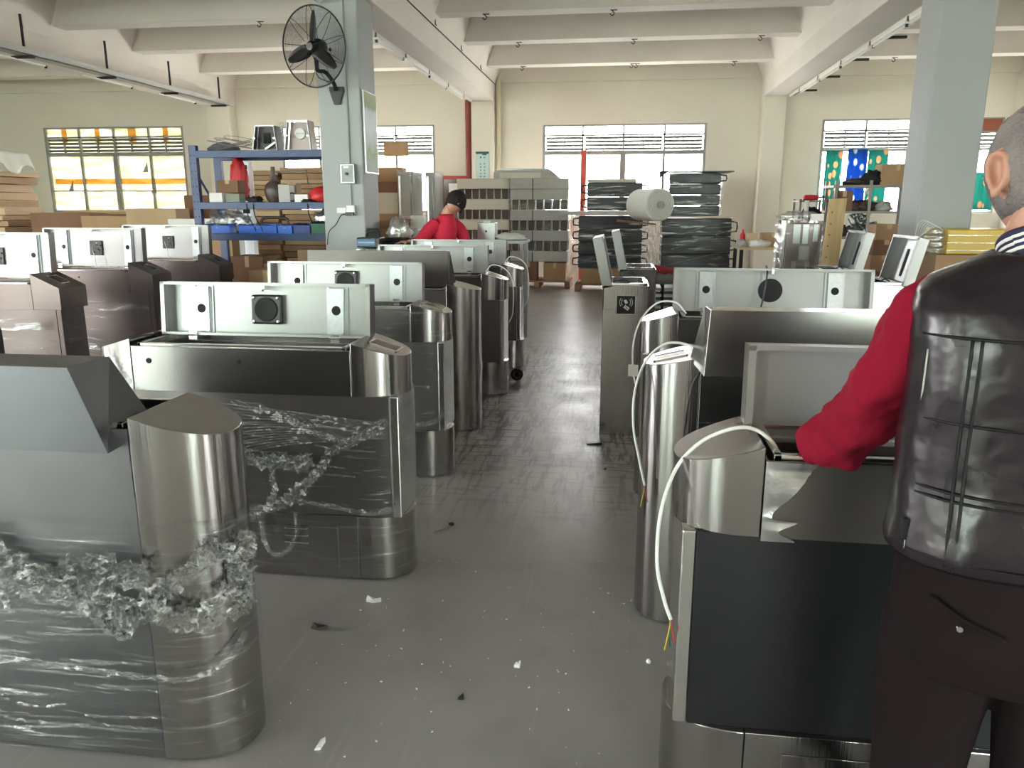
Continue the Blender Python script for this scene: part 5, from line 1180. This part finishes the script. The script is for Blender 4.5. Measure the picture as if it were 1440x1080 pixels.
# small table left of the wrapped cabinets
st_ = thing('small_table', 'small table with oddments beyond the wrapped pillar cabinet', 'table', (1.75, 9.6, 0))
obj('table_top', MB().box(-.35, .25, 0, .6, 1.02, 1.05), CARDL, st_)
for (x, y) in ((-.32, .04), (.22, .04), (-.32, .56), (.22, .56)): obj('leg', MB().box(x - .02, x + .02, y - .02, y + .02, 0, 1.02), BLACKM, st_)
carton('brown carton on the small table', (1.82, 9.9, 1.05), (.26, .2, .16), CARD)
carton('pale carton on the small table, in front', (1.55, 9.75, 1.05), (.12, .12, .16), CARDL, tape=False)
blob('white_cloth', PAPER, (1.62, 9.7, 1.05), .09, 111, 'white crumpled wrap on the small table', 'wrap', amp=.5, sc=(1.4, 1, .6))
tag(obj('red_bottle', MB().lathe([(0, 0), (.035, 0), (.035, .13), (.012, .17), (.012, .2), (0, .2)], 12), RED, smooth=True, loc=(1.48, 9.95, 1.05)), 'small red bottle at the rear of the small table', 'bottle')
blob('grey_parts', GREYC, (1.42, 9.65, 1.05), .06, 113, 'grey lump at the edge of the small table', 'parts', amp=.4)
mb_ = thing('motor_bench', 'low box of grey mechanisms between the end-on boxes and the white lid', 'box', (2.15, 5.2, 0))
obj('box_body', MB().box(-.18, .25, 0, .4, 0, .9), GREYC, mb_, bevel=.005)
blob('grey_mechanism', GALV, (0, .1, .9), .09, 115, amp=.5, sc=(1.4, .8, .6), parent=mb_)

# curtains and covers at the right window
def curtain(label, x0, x1, z0, z1, m):
    o = obj('curtain', MB().grid(lambda u, v: (x0 + (x1 - x0) * u, 16.43 + .018 * math.sin(u * (x1 - x0) * 42), z0 + (z1 - z0) * v), 40, 4), m, smooth='all', solid=.003)
    return tag(o, label, 'curtain')
curtain('green curtain panel with pink figures, first from the window\'s edge', 3.92, 4.24, 1.40, 2.58, CURT)
curtain('bright blue curtain panel between the two green ones', 4.33, 4.70, 1.40, 2.60, CURB)
curtain('green curtain panel beside the blue one, above the parts shelf', 4.71, 5.08, 1.40, 2.58, CURT)
curtain('teal half curtain behind the man\'s head', 6.3, 7.05, 1.45, 2.15, CURT)
tag(obj('curtain_rod', MB().tube([(3.86, 16.4, 2.61), (7.1, 16.4, 2.61)], .01, 6), GALV, smooth=True), 'thin rod carrying the patterned curtains', 'rod')
tag(obj('curtain_rod', MB().tube([(5.49, 16.44, 2.16), (7.1, 16.44, 2.16)], .008, 6), GALV, smooth=True), 'thin rod at half height carrying the teal half curtain', 'rod')
tag(obj('brown_cover_board', MB().box(6.35, 7.08, 16.5, 16.52, 2.92, 3.14), mat('red_brown_board', (.30, .09, .05), .7)), 'red-brown board covering the top light near the man\'s head', 'board')
tag(obj('cardboard_cover', MB().box(-5.0, -4.47, 16.49, 16.52, 2.55, 2.84), CARD), 'cardboard square covering louvres of the window behind the fan column', 'cardboard')
# strips taped on the papered window
AMBER = bpy.data.materials.new('amber_tape'); AMBER.use_nodes = True
N, L = nodes_of(AMBER); _t = N.new('ShaderNodeBsdfTransparent'); _t.inputs[0].default_value = (.80, .55, .26, 1); _m = N.new('ShaderNodeMixShader'); _m.inputs[0].default_value = .12
N['Principled BSDF'].inputs['Base Color'].default_value = (.7, .42, .15, 1)
L.new(_t.outputs[0], _m.inputs[1]); L.new(N['Principled BSDF'].outputs[0], _m.inputs[2]); L.new(_m.outputs[0], N['Material Output'].inputs[0])
for k, (x, w2, z0, z1) in enumerate(((-12.35, .06, 2.9, 3.19), (-11.55, .055, 2.9, 3.19), (-10.72, .09, 2.9, 3.19), (-9.93, .06, 2.9, 3.19))):
    tag(obj('tape_strip', MB().box(x - w2, x + w2, 16.535, 16.545, z0, z1), AMBER), 'amber strip taped across the %s top light of the papered window' % ORD[k], 'strip', 'strips on the papered window')
tag(obj('amber_band', MB().box(-12.7, -9.55, 16.53, 16.535, 2.0, 2.12), AMBER), 'long amber band running across the papered window', 'strip')
for k, (x, z) in enumerate(((-12.4, 1.85), (-10.55, 2.25), (-10.4, 1.8))):
    tag(obj('paper_scrap', MB().prism([(x, z), (x + .13, z), (x + .13, z + .24)], 16.53, 16.534, 'y'), GREYC), ['grey torn scrap low on the first pane of the papered window', 'grey torn scrap high on the third pane of the papered window', 'grey torn scrap low on the third pane of the papered window'][k], 'scrap')

# ------------------------------------------------------------ people
def ring(c, ax, ay, a, b, n=28, ex=2.0, ph=0.0):
    c = Vector(c); ax = Vector(ax); ay = Vector(ay); out = []
    for k in range(n):
        t = 2 * PI * k / n + ph; ct, st = math.cos(t), math.sin(t)
        out.append(tuple(c + ax * a * math.copysign(abs(ct) ** (2 / ex), ct) + ay * b * math.copysign(abs(st) ** (2 / ex), st)))
    return out
def torso(specs, n=32, ex=2.4):
    return [ring((cx, cy, z), (1, 0, 0), (0, 1, 0), a, b, n, ex) for (z, cx, cy, a, b) in specs]
def limb(mb, pts, rad, n=14):
    """tapered limb through pts with smooth interpolation"""
    P = bez(pts, 5); m = len(pts) - 1; rr_ = []
    for i in range(len(P)):
        t = i / (len(P) - 1) * m; k = min(int(t), m - 1); f = t - k; rr_.append(rad[k] * (1 - f) + rad[k + 1] * f)
    mb.tube(P, rr_, n); mb.lathe([(0, -rad[0]), (rad[0] * .7, -rad[0] * .7), (rad[0], 0), (rad[0] * .7, rad[0] * .7), (0, rad[0])], 12, P[0])
    mb.lathe([(0, -rad[-1]), (rad[-1] * .7, -rad[-1] * .7), (rad[-1], 0), (rad[-1] * .7, rad[-1] * .7), (0, rad[-1])], 12, P[-1])
def head_point(a, b, k=1.0):
    """a: azimuth (0 = +x, pi/2 = face +y), b: elevation; unit skull with face, about its centre"""
    d = Vector((math.cos(a) * math.cos(b), math.sin(a) * math.cos(b), math.sin(b)))
    x, y, z = d.x * .076, d.y * .097, d.z * .118
    if z < 0:
        f = 1 + z * 2.6; x *= f; y *= (1 + z * 1.4) if y > 0 else (1 + z * 2.2)
    if d.y > .3:
        fy = d.y
        y += .020 * math.exp(-((d.x / .16) ** 2) - (((d.z + .12) / .17) ** 2)) * fy          # nose
        y -= .008 * (math.exp(-(((abs(d.x) - .36) / .15) ** 2) - (((d.z - .06) / .10) ** 2)))  # eye sockets
        y += .005 * math.exp(-((d.z - .22) / .07) ** 2)                                        # brow
        y += .005 * math.exp(-((d.x / .28) ** 2) - (((d.z + .42) / .06) ** 2)) - .004 * math.exp(-((d.x / .3) ** 2) - (((d.z + .47) / .02) ** 2)) + .004 * math.exp(-((d.x / .26) ** 2) - (((d.z + .53) / .05) ** 2))
        y += .006 * math.exp(-((d.x / .3) ** 2) - (((d.z + .8) / .12) ** 2))                    # chin
    return Vector((x, y, z)) * k
def add_head(mb, M):
    n, m = 48, 30; vs = []; 
    for j in range(m + 1):
        for i in range(n): vs.append(M @ head_point(2 * PI * i / n, PI * (j / m - .5) * .995))
    fs = [(j * n + i, j * n + (i + 1) % n, (j + 1) * n + (i + 1) % n, (j + 1) * n + i) for j in range(m) for i in range(n)] + [tuple(range(n))[::-1], tuple(range(m * n, (m + 1) * n))]
    mb.add(vs, fs)
    for s in (-1, 1):   # ears: bowl-shaped flaps with a rolled rim and a lobe
        E = Matrix.Translation((s * .073, -.008, -.004)) @ Matrix.Rotation(s * -.45, 4, 'Z')
        prof = [(.0155 * math.cos(t) * (1.0 + .25 * math.sin(t)) - .002, .031 * math.sin(t)) for t in [2 * PI * k / 16 for k in range(16)]]
        mb.tube([M @ (E @ Vector((s * .012, p[0], p[1]))) for p in prof], .0052, 6, closed=True)
        mb.loft([[tuple(M @ (E @ Vector((x, p[0] * kk, p[1] * kk)))) for p in prof] for x, kk in ((-s * .006, .85), (s * .004, 1.0), (s * .013, 1.0), (s * .007, .7), (s * .003, .3))])
        mb.lathe([(0, -.009), (.007, -.004), (.008, .002), (0, .008)], 8, tuple(M @ (E @ Vector((s * .01, .002, -.034)))))
def add_hand(mb, wrist, direction, palm_n, side, curl=.5, s=1.0):
    """palm and five separate bent fingers; palm_n points out of the palm"""
    d = Vector(direction).normalized(); nrm = Vector(palm_n); nrm = (nrm - d * nrm.dot(d)).normalized(); sd = d.cross(nrm) * side
    w_ = Vector(wrist)
    mb.loft([ring(w_ + d * t * s, sd, nrm, a * s, b * s, 14, 2.6) for t, a, b in ((-.03, .024, .02), (.0, .026, .019), (.03, .036, .016), (.06, .041, .015), (.088, .040, .012), (.094, .034, .008))])
    for k, (o_, L_) in enumerate(((-.031, .066), (-.010, .075), (.011, .070), (.031, .055))):
        p = w_ + (d * .07 + sd * o_) * s; pts = [p]; dd = d + sd * o_ * 2.2; dd.normalize(); a = .15
        for q, fr in enumerate((.35, .4, .32, .26)):
            dq = (dd * math.cos(a) + nrm * math.sin(a)); pts.append(pts[-1] + dq * L_ * fr * s * 1.1); a += curl * (.7 if q else .5)
        mb.tube(pts, [.0095 * s, .0092 * s, .0088 * s, .008 * s, .0068 * s], 8)
    p = w_ + (d * .022 - sd * .026) * s; e = (d * .55 - sd * .75 + nrm * .35).normalized(); q1 = p + e * .036 * s; e2 = (d * .85 - sd * .3 + nrm * .5).normalized()
    mb.tube([p, q1, q1 + e2 * .03 * s, q1 + e2 * .03 * s + (e2 + nrm * .4).normalized() * .026 * s], [.013 * s, .012 * s, .0105 * s, .0085 * s], 8)
def remesh(o, vox, it=3):
    md = o.modifiers.new('fuse', 'REMESH'); md.mode = 'VOXEL'; md.voxel_size = vox; md.use_smooth_shade = True
    s_ = o.modifiers.new('relax', 'SMOOTH'); s_.factor = .5; s_.iterations = it
def wrinkle(rings, amp, fr, seed):
    out = []
    for r in rings:
        c = sum((Vector(p) for p in r), Vector()) / len(r)
        out.append([tuple(Vector(p) + (Vector(p) - c).normalized() * amp * (noise.noise(Vector(p) * fr + Vector((seed, 0, 0))) + .5 * noise.noise(Vector(p) * fr * 2.3 + Vector((0, seed, 0))))) for p in r])
    return out
def sleeve_rings(pts, rad, n=24, k=8):
    P = bez(pts, k); m = len(pts) - 1; rings = []; up = None
    for i, p in enumerate(P):
        t = (P[min(i + 1, len(P) - 1)] - P[max(i - 1, 0)]).normalized()
        up = (up or Vector((1, 0, 0))); up = (up - t * up.dot(t)).normalized(); v = t.cross(up)
        q = i / (len(P) - 1) * m; kk = min(int(q), m - 1); f = q - kk; r = rad[kk] * (1 - f) + rad[kk + 1] * f
        rings.append(ring(p, up, v, r, r, n))
    return rings

# the man in the leather vest; local +y is the way he faces
MAN_LOC = Vector((.705, 1.38, 0)); MAN_RZ = math.radians(-14)
man = thing('person', 'person with thin grey hair, black leather vest and crimson sleeves, reaching into a turnstile', 'person', MAN_LOC, MAN_RZ)
RI = Matrix.Rotation(-MAN_RZ, 4, 'Z')
def WL(p): return RI @ (Vector(p) - MAN_LOC)
hd = WL((.672, 1.40, 1.583))
HM = Matrix.Translation(hd) @ Matrix.Rotation(math.radians(20), 4, 'Z') @ Matrix.Rotation(math.radians(-14), 4, 'X')
body = MB(); add_head(body, HM)
body.loft(torso([(.86, 0, 0, .15, .10), (.95, 0, 0, .165, .115), (1.05, 0, .0, .16, .115), (1.2, 0, .0, .175, .12), (1.32, 0, 0, .18, .11), (1.39, 0, -.005, .15, .085), (1.43, 0, -.005, .08, .065), (1.46, 0, .0, .06, .062)]))
nb = Vector((0, -.01, 1.41)); body.tube([nb, (nb + hd) / 2 + Vector((0, -.015, 0)), hd + Vector((0, -.012, -.06))], [.066, .060, .058], 20)
S_, E_, W3 = WL((.555, 1.425, 1.34)), WL((.50, 1.60, 1.14)), WL((.455, 1.765, .99))
limb(body, [S_, (S_ + E_) / 2, E_, (E_ + W3) / 2, W3], [.044, .044, .040, .036, .026])
add_hand(body, W3, WL((.42, 1.84, .925)) - W3, Vector((.2, .3, -1)), -1, .45)
S2, E2, W2 = Vector((.17, .0, 1.365)), Vector((.25, .10, 1.11)), Vector((.17, .30, .99))
limb(body, [S2, (S2 + E2) / 2, E2, (E2 + W2) / 2, W2], [.052, .047, .040, .036, .026])
add_hand(body, W2, Vector((-.1, 1, -.15)), Vector((-.2, 0, -1)), 1, .5)
for s in (-1, 1):
    limb(body, [Vector((s * .085, 0, .90)), Vector((s * .095, .0, .68)), Vector((s * .10, .01, .48)), Vector((s * .10, -.01, .30)), Vector((s * .10, -.02, .09))], [.095, .078, .055, .055, .038])
    limb(body, [Vector((s * .10, -.03, .05)), Vector((s * .11, .06, .045)), Vector((s * .115, .15, .03))], [.04, .038, .03])
bo = obj('body', body, SKIN, man, smooth='all'); remesh(bo, .0045, 2)
# short hair round the sides and back, bare crown
def hair(u, v):
    a = math.radians(-215 + 250 * u) ; b = math.radians(-36 + 88 * v)
    az = -PI / 2 + (a + PI / 2)
    edge = min(u, 1 - u, 1 - v, v) * 9
    p = head_point(az, b + math.radians(6) * math.sin(u * 40) * (v > .9))
    k = 1.0 + .045 * min(1, max(edge, -.2)) + .012 * noise.noise(Vector((u * 40, v * 30, 1)))
    if abs(p.x) > .05 and math.hypot(p.y + .004, (p.z + .002) * .55) < .022: k = .95
    return tuple(HM @ (p * k))
ho = obj('hair', MB().grid(hair, 70, 40), HAIR, man, smooth='all')
# collar stack
for k, (z, mm) in enumerate(((1.430, KNIT), (1.442, mat('navy_knit', (.03, .025, .07), .8)), (1.4475, PAPER), (1.453, MATS['navy_knit']), (1.4575, PAPER), (1.462, MATS['navy_knit']), (1.4665, PAPER), (1.472, MATS['navy_knit']))):
    t_ = k / 7; cx, cy = (hd.x * .5 * t_), -.012 + hd.y * .3 * t_
    R1 = [ring((cx, cy, z + dz), (1, 0, .0), (0, 1, -.42), a, a * .98, 32) for dz, a in ((-.005, .080 - .0012 * k), (.0, .081 - .0012 * k), (.005, .079 - .0012 * k))]
    obj('striped_collar' if k else 'sweater_neck', MB().loft(R1, cap=False), mm, man, smooth='all', solid=.004)
# vest
VS = [(.935, 0, .0, .203, .148), (.942, 0, 0, .208, .153), (1.0, 0, 0, .203, .148), (1.08, 0, 0, .197, .138), (1.16, 0, 0, .199, .134), (1.24, 0, -.004, .203, .134), (1.31, 0, -.006, .206, .130), (1.36, 0, -.006, .206, .118), (1.39, 0, -.006, .200, .102), (1.412, 0, -.006, .180, .090), (1.435, 0, -.006, .135, .083), (1.455, 0, -.004, .092, .082)]
def vest_at(x, z, off=.004):
    """point on the back of the vest at local x and height z"""
    for i in range(len(VS) - 1):
        if VS[i][0] <= z <= VS[i + 1][0]:
            f = (z - VS[i][0]) / (VS[i + 1][0] - VS[i][0]); a = VS[i][3] * (1 - f) + VS[i + 1][3] * f; b = VS[i][4] * (1 - f) + VS[i + 1][4] * f; cy = VS[i][2] * (1 - f) + VS[i + 1][2] * f; break
    xx = max(-.985, min(.985, x / a)); return Vector((x, cy - (b + off) * (1 - abs(xx) ** 2.6) ** (1 / 2.6), z))
vr = []
for i in range(len(VS) - 1):
    for q in range(3):
        f = q / 3; vr.append(tuple(VS[i][k] * (1 - f) + VS[i + 1][k] * f for k in range(5)))
vr.append(VS[-1])
def puff(p, amp=.005):
    return p
vrings = wrinkle([ring((cx, cy, z), (1, 0, 0), (0, 1, 0), a, b, 96, 2.6) for (z, cx, cy, a, b) in vr], .007, 8, 3)
obj('leather_vest', MB().loft(vrings, cap=False), LEATHER, man, smooth='all', solid=.006)
seams = []
ZY = 1.325
for x in (-.125, -.112, .012, .026, .125, .138): seams.append([vest_at(x + .0 * z, z) for z in [.945 + (ZY - .945) * i / 20 for i in range(21)]])
for z in (ZY, 1.055, 1.068, 1.185): seams.append([vest_at(x, z) for x in [-.19 + .38 * i / 24 for i in range(25)]])
seams.append([vest_at(x, .955) for x in [-.19 + .38 * i / 24 for i in range(25)]])
for s_ in seams: obj('raised_seam', MB().tube(s_, .0028, 6), STITCH, man, smooth='all')
# side seam with pale edge
obj('side_piping', MB().tube([vest_at(-.182, z, .006) for z in [.95 + .35 * i / 16 for i in range(17)]], .002, 5), GREYC, man, smooth='all')
obj('side_strap', MB().cbox(tuple(vest_at(-.185, .985, .008)), (.012, .02, .04)), STITCH, man, bevel=.003)
# sleeves
lr = sleeve_rings([WL((.61, 1.41, 1.365)), WL((.555, 1.44, 1.335)), WL((.518, 1.52, 1.22)), WL((.505, 1.60, 1.12)), WL((.478, 1.685, 1.045)), WL((.456, 1.745, 1.005)), WL((.448, 1.765, .99))], [.060, .074, .068, .064, .064, .052, .040], 44, 10)
obj('sleeve', MB().loft(wrinkle(lr, .017, 13, 5), cap=False), KNIT, man, smooth='all', solid=.004)
lr2 = sleeve_rings([Vector((.12, .0, 1.385)), Vector((.19, .01, 1.33)), Vector((.235, .06, 1.2)), E2, (E2 + W2) / 2, W2], [.07, .08, .07, .062, .052, .04], 32, 7)
obj('sleeve', MB().loft(wrinkle(lr2, .010, 9, 6), cap=False), KNIT, man, smooth='all', solid=.004)
# trousers
tm = MB(); tm.loft(torso([(.72, 0, -.01, .17, .13), (.80, 0, -.02, .188, .148), (.88, 0, -.012, .186, .142), (.955, 0, 0, .178, .128), (.975, 0, 0, .176, .126)], 36, 2.4))
for s in (-1, 1):
    limb(tm, [Vector((s * .09, -.01, .80)), Vector((s * .098, .0, .66)), Vector((s * .103, .01, .48)), Vector((s * .105, -.005, .28)), Vector((s * .105, -.01, .09))], [.108, .098, .083, .076, .072], 24)
to = obj('trousers', tm, CORD, man, smooth='all'); remesh(to, .008, 4)
obj('pocket_welt', MB().tube([Vector((-.14, -.128, .885)), Vector((-.09, -.155, .862)), Vector((-.03, -.172, .845))], .003, 6), CORD, man, smooth='all')
obj('pocket_button', MB().lathe([(0, -.004), (.005, -.004), (.006, 0)], 12, (-.095, -.162, .850), 'y'), CHROME, man, smooth=True)
obj('belt_loop', MB().cbox((.02, -.142, .955), (.012, .006, .05)), CORD, man)
for s in (-1, 1):
    obj('shoe', MB().loft([ring((s * .105, y, z), (1, 0, 0), (0, 0, 1), a, b, 18, 2.4) for y, z, a, b in ((-.10, .045, .02, .035), (-.085, .05, .04, .048), (-.02, .055, .046, .053), (.06, .045, .05, .043), (.13, .036, .048, .034), (.175, .03, .03, .026))]), BLACK, man, smooth='all')

# the person in red with the dark beanie, bent over the row end
P2 = Vector((-1.90, 8.25, 0)); p2 = thing('person', 'person in a dark beanie and bright red top, head bowed, behind the far turnstiles', 'person', P2, 0)
b2 = MB(); h2 = Vector((.17, -.05, 1.565))
H2 = Matrix.Translation(h2) @ Matrix.Rotation(math.radians(-38), 4, 'Z') @ Matrix.Rotation(math.radians(-48), 4, 'X')
add_head(b2, H2)
b2.loft([ring((cx, cy, z), (.55, -.84, 0), (.84, .55, 0), a, b, 28, 2.3) for (z, cx, cy, a, b) in ((.85, 0, 0, .15, .11), (1.0, 0, 0, .14, .10), (1.2, .01, 0, .16, .11), (1.32, .03, 0, .17, .10), (1.38, .05, -.01, .12, .08), (1.42, .06, -.02, .06, .06))])
b2.tube([Vector((.05, -.01, 1.36)), Vector((.07, -.02, 1.45)), h2 + Vector((-.03, .02, -.03))], [.066, .062, .06], 16)
for (S, E, Wt, sd) in ((Vector((-.07, -.13, 1.33)), Vector((-.18, -.26, 1.16)), Vector((-.28, -.34, 1.165)), -1), (Vector((.15, .12, 1.33)), Vector((.25, .05, 1.1)), Vector((.2, -.15, 1.02)), 1)):
    limb(b2, [S, (S + E) / 2, E, (E + Wt) / 2, Wt], [.05, .044, .038, .033, .025]); add_hand(b2, Wt, (Wt - E), Vector((0, 0, -1)), sd, .5, .95)
for s in (-1, 1):
    limb(b2, [Vector((s * .07, s * -.05, .9)), Vector((s * .08, s * -.06, .5)), Vector((s * .09, s * -.06, .09))], [.09, .055, .038]); limb(b2, [Vector((s * .09, s * -.06, .05)), Vector((s * .09 + .1, s * -.06 - .04, .03))], [.04, .03])
bb = obj('body', b2, SKIN, p2, smooth='all'); remesh(bb, .008, 3)
tr2 = [ring((cx, cy, z), (.55, -.84, 0), (.84, .55, 0), a, b, 36, 2.3) for (z, cx, cy, a, b) in ((.88, 0, 0, .18, .14), (1.0, 0, 0, .17, .13), (1.2, .01, 0, .19, .135), (1.31, .025, 0, .19, .125), (1.365, .04, -.01, .16, .105), (1.405, .05, -.015, .115, .088), (1.445, .065, -.018, .078, .072))]
obj('red_top', MB().loft(wrinkle(tr2, .008, 7, 2), cap=False), KNIT2, p2, smooth='all', solid=.004)
for pts in ([Vector((-.03, -.1, 1.34)), Vector((-.10, -.17, 1.27)), Vector((-.18, -.26, 1.16)), Vector((-.235, -.305, 1.163))], [Vector((.1, .09, 1.34)), Vector((.2, .1, 1.25)), Vector((.25, .05, 1.1)), Vector((.22, -.06, 1.05))]):
    obj('sleeve', MB().loft(wrinkle(sleeve_rings(pts, [.075, .07, .058, .045], 20, 6), .006, 9, 4), cap=False), KNIT2, p2, smooth='all', solid=.004)
obj('beanie', MB().grid(lambda u, v: tuple(H2 @ (head_point(2 * PI * u, math.radians(-24 + 114 * v) - (.30 * max(0, -math.sin(2 * PI * u))) * (1 - v) + .25 * max(0, math.sin(2 * PI * u)) * (1 - v)) * (1.2 + .02 * math.sin(u * 120) * (v < .2)))), 60, 20), mat('dark_knit_beanie', (.018, .012, .016), .9), p2, smooth='all', solid=.005)
tm2 = MB(); tm2.loft([ring((0, 0, z), (.55, -.84, 0), (.84, .55, 0), a, b, 28, 2.3) for z, a, b in ((.74, .15, .12), (.85, .17, .13), (.93, .165, .125))])
for s in (-1, 1): limb(tm2, [Vector((s * .07, s * -.05, .84)), Vector((s * .08, s * -.06, .5)), Vector((s * .09, s * -.06, .09))], [.10, .075, .07], 18)
t2o = obj('trousers', tm2, BLACKM, p2, smooth='all'); remesh(t2o, .012, 3)
for s in (-1, 1): obj('shoe', MB().loft([ring((s * .09 + y * .8, s * -.06 - y * .5, z), (.5, .8, 0), (0, 0, 1), a, b, 14) for y, z, a, b in ((-.1, .045, .02, .03), (0, .055, .045, .053), (.08, .045, .045, .04), (.17, .03, .025, .025))]), BLACK, p2, smooth='all')

# ------------------------------------------------------------ bits on the floor
def scrap(name, label, x, y, pts, h, m, cat='scrap', rz=0, fold=.006):
    mb = MB(); n = len(pts)
    mb.add([(a, b, h + fold * ((i * 7) % 3)) for i, (a, b) in enumerate(pts)] + [(a, b, .001) for a, b in pts], [tuple(range(n)), tuple(range(n, 2 * n))[::-1]] + [(i, (i + 1) % n, n + (i + 1) % n, n + i) for i in range(n)])
    o = obj(name, mb, m, loc=(x, y, 0)); o.rotation_euler.z = rz; return tag(o, label, cat)
scrap('paper_scrap', 'curled white paper scrap before the second turnstile\'s plinth', -.925, 2.70, [(-.03, -.006), (0, -.012), (.03, .0), (.028, .01), (0, .002), (-.028, .01)], .01, PAPER)
scrap('paper_scrap', 'small rectangular white tag on the floor near the bottom edge', -.82, 1.865, [(-.008, -.022), (.008, -.018), (.01, .018), (-.006, .022)], .006, PAPER)
scrap('paper_scrap', 'tiny crumpled white scrap in mid-aisle', -.305, 2.34, [(-.01, -.01), (.01, -.012), (.012, .003), (.002, .014), (-.004, .002)], .01, PAPER)
scrap('dirt_clump', 'dark patch of crumbs in front of the torn film', -1.06, 2.485, [(-.035, -.012), (-.005, -.02), (.03, -.006), (.022, .014), (-.01, .01), (-.03, .008)], .004, BROWNV, 'dirt')
scrap('dirt_clump', 'dark crumb with a pale tip at the low centre of the aisle', -.46, 2.137, [(-.008, -.006), (.01, -.005), (.008, .008), (-.006, .006)], .006, BLACKM, 'dirt')
sw = thing('small_screw_anchor', 'thin pin with a dark head lying beside the second turnstile', 'pin', (-.795, 3.47, 0))
obj('pin_shaft', MB().tube([(-.05, -.09, .004), (.01, 0, .004)], .0025, 5), GALV, sw); obj('pin_head', MB().lathe([(0, -.008), (.014, -.004), (.014, .004), (0, .008)], 8, (.015, .01, .008)), BLACKM, sw)
rl = thing('tape_roll', 'small dark tape roll standing at the foot of the last turnstiles', 'tape roll', (-.885, 6.75, .056))
obj('tape_ring', MB().lathe([(.03, -.025), (.055, -.025), (.055, .025), (.03, .025), (.03, -.025)], 22, axis='y'), BLACKM, rl, smooth=True); obj('cardboard_core', MB().lathe([(.024, -.026), (.031, -.026), (.031, .026), (.024, .026), (.024, -.026)], 18, axis='y'), CARD, rl, smooth=True)
scrap('dark_strip', 'short black strip on the scuffed floor before the card reader box', -.13, 4.9, [(-.05, -.006), (.05, -.002), (.05, .008), (-.05, .004)], .004, BLACKM)
tag(obj('small_nut', MB().lathe([(.004, 0), (.009, 0), (.009, .007), (.004, .007)], 6), BLACK, loc=(-.05, 4.42, .0)), 'small dark nut on the floor near the card reader box', 'nut')
tag(obj('round_bead', MB().lathe([(0, 0), (.008, .002), (.010, .008), (.006, .015), (0, .016)], 10), WHITE, smooth=True, loc=(.14, 2.42, 0)), 'white bead beside the man\'s turnstile', 'bead')
r_ = random.Random(12); mbd = MB()
for k in range(90):
    x, y = r_.uniform(-1.0, .1), r_.uniform(1.7, 3.2); a = r_.uniform(.0012, .004); mbd.cbox((x, y, a * .4), (a * 2, a, a * .8), (0, 0, r_.random() * 3))
tag(obj('plaster_crumbs', mbd, PAPER), 'fine pale crumbs scattered over the near floor', 'crumbs', kind='stuff')
# stainless reflections need the row continuing behind the camera: two more cabinets beside it
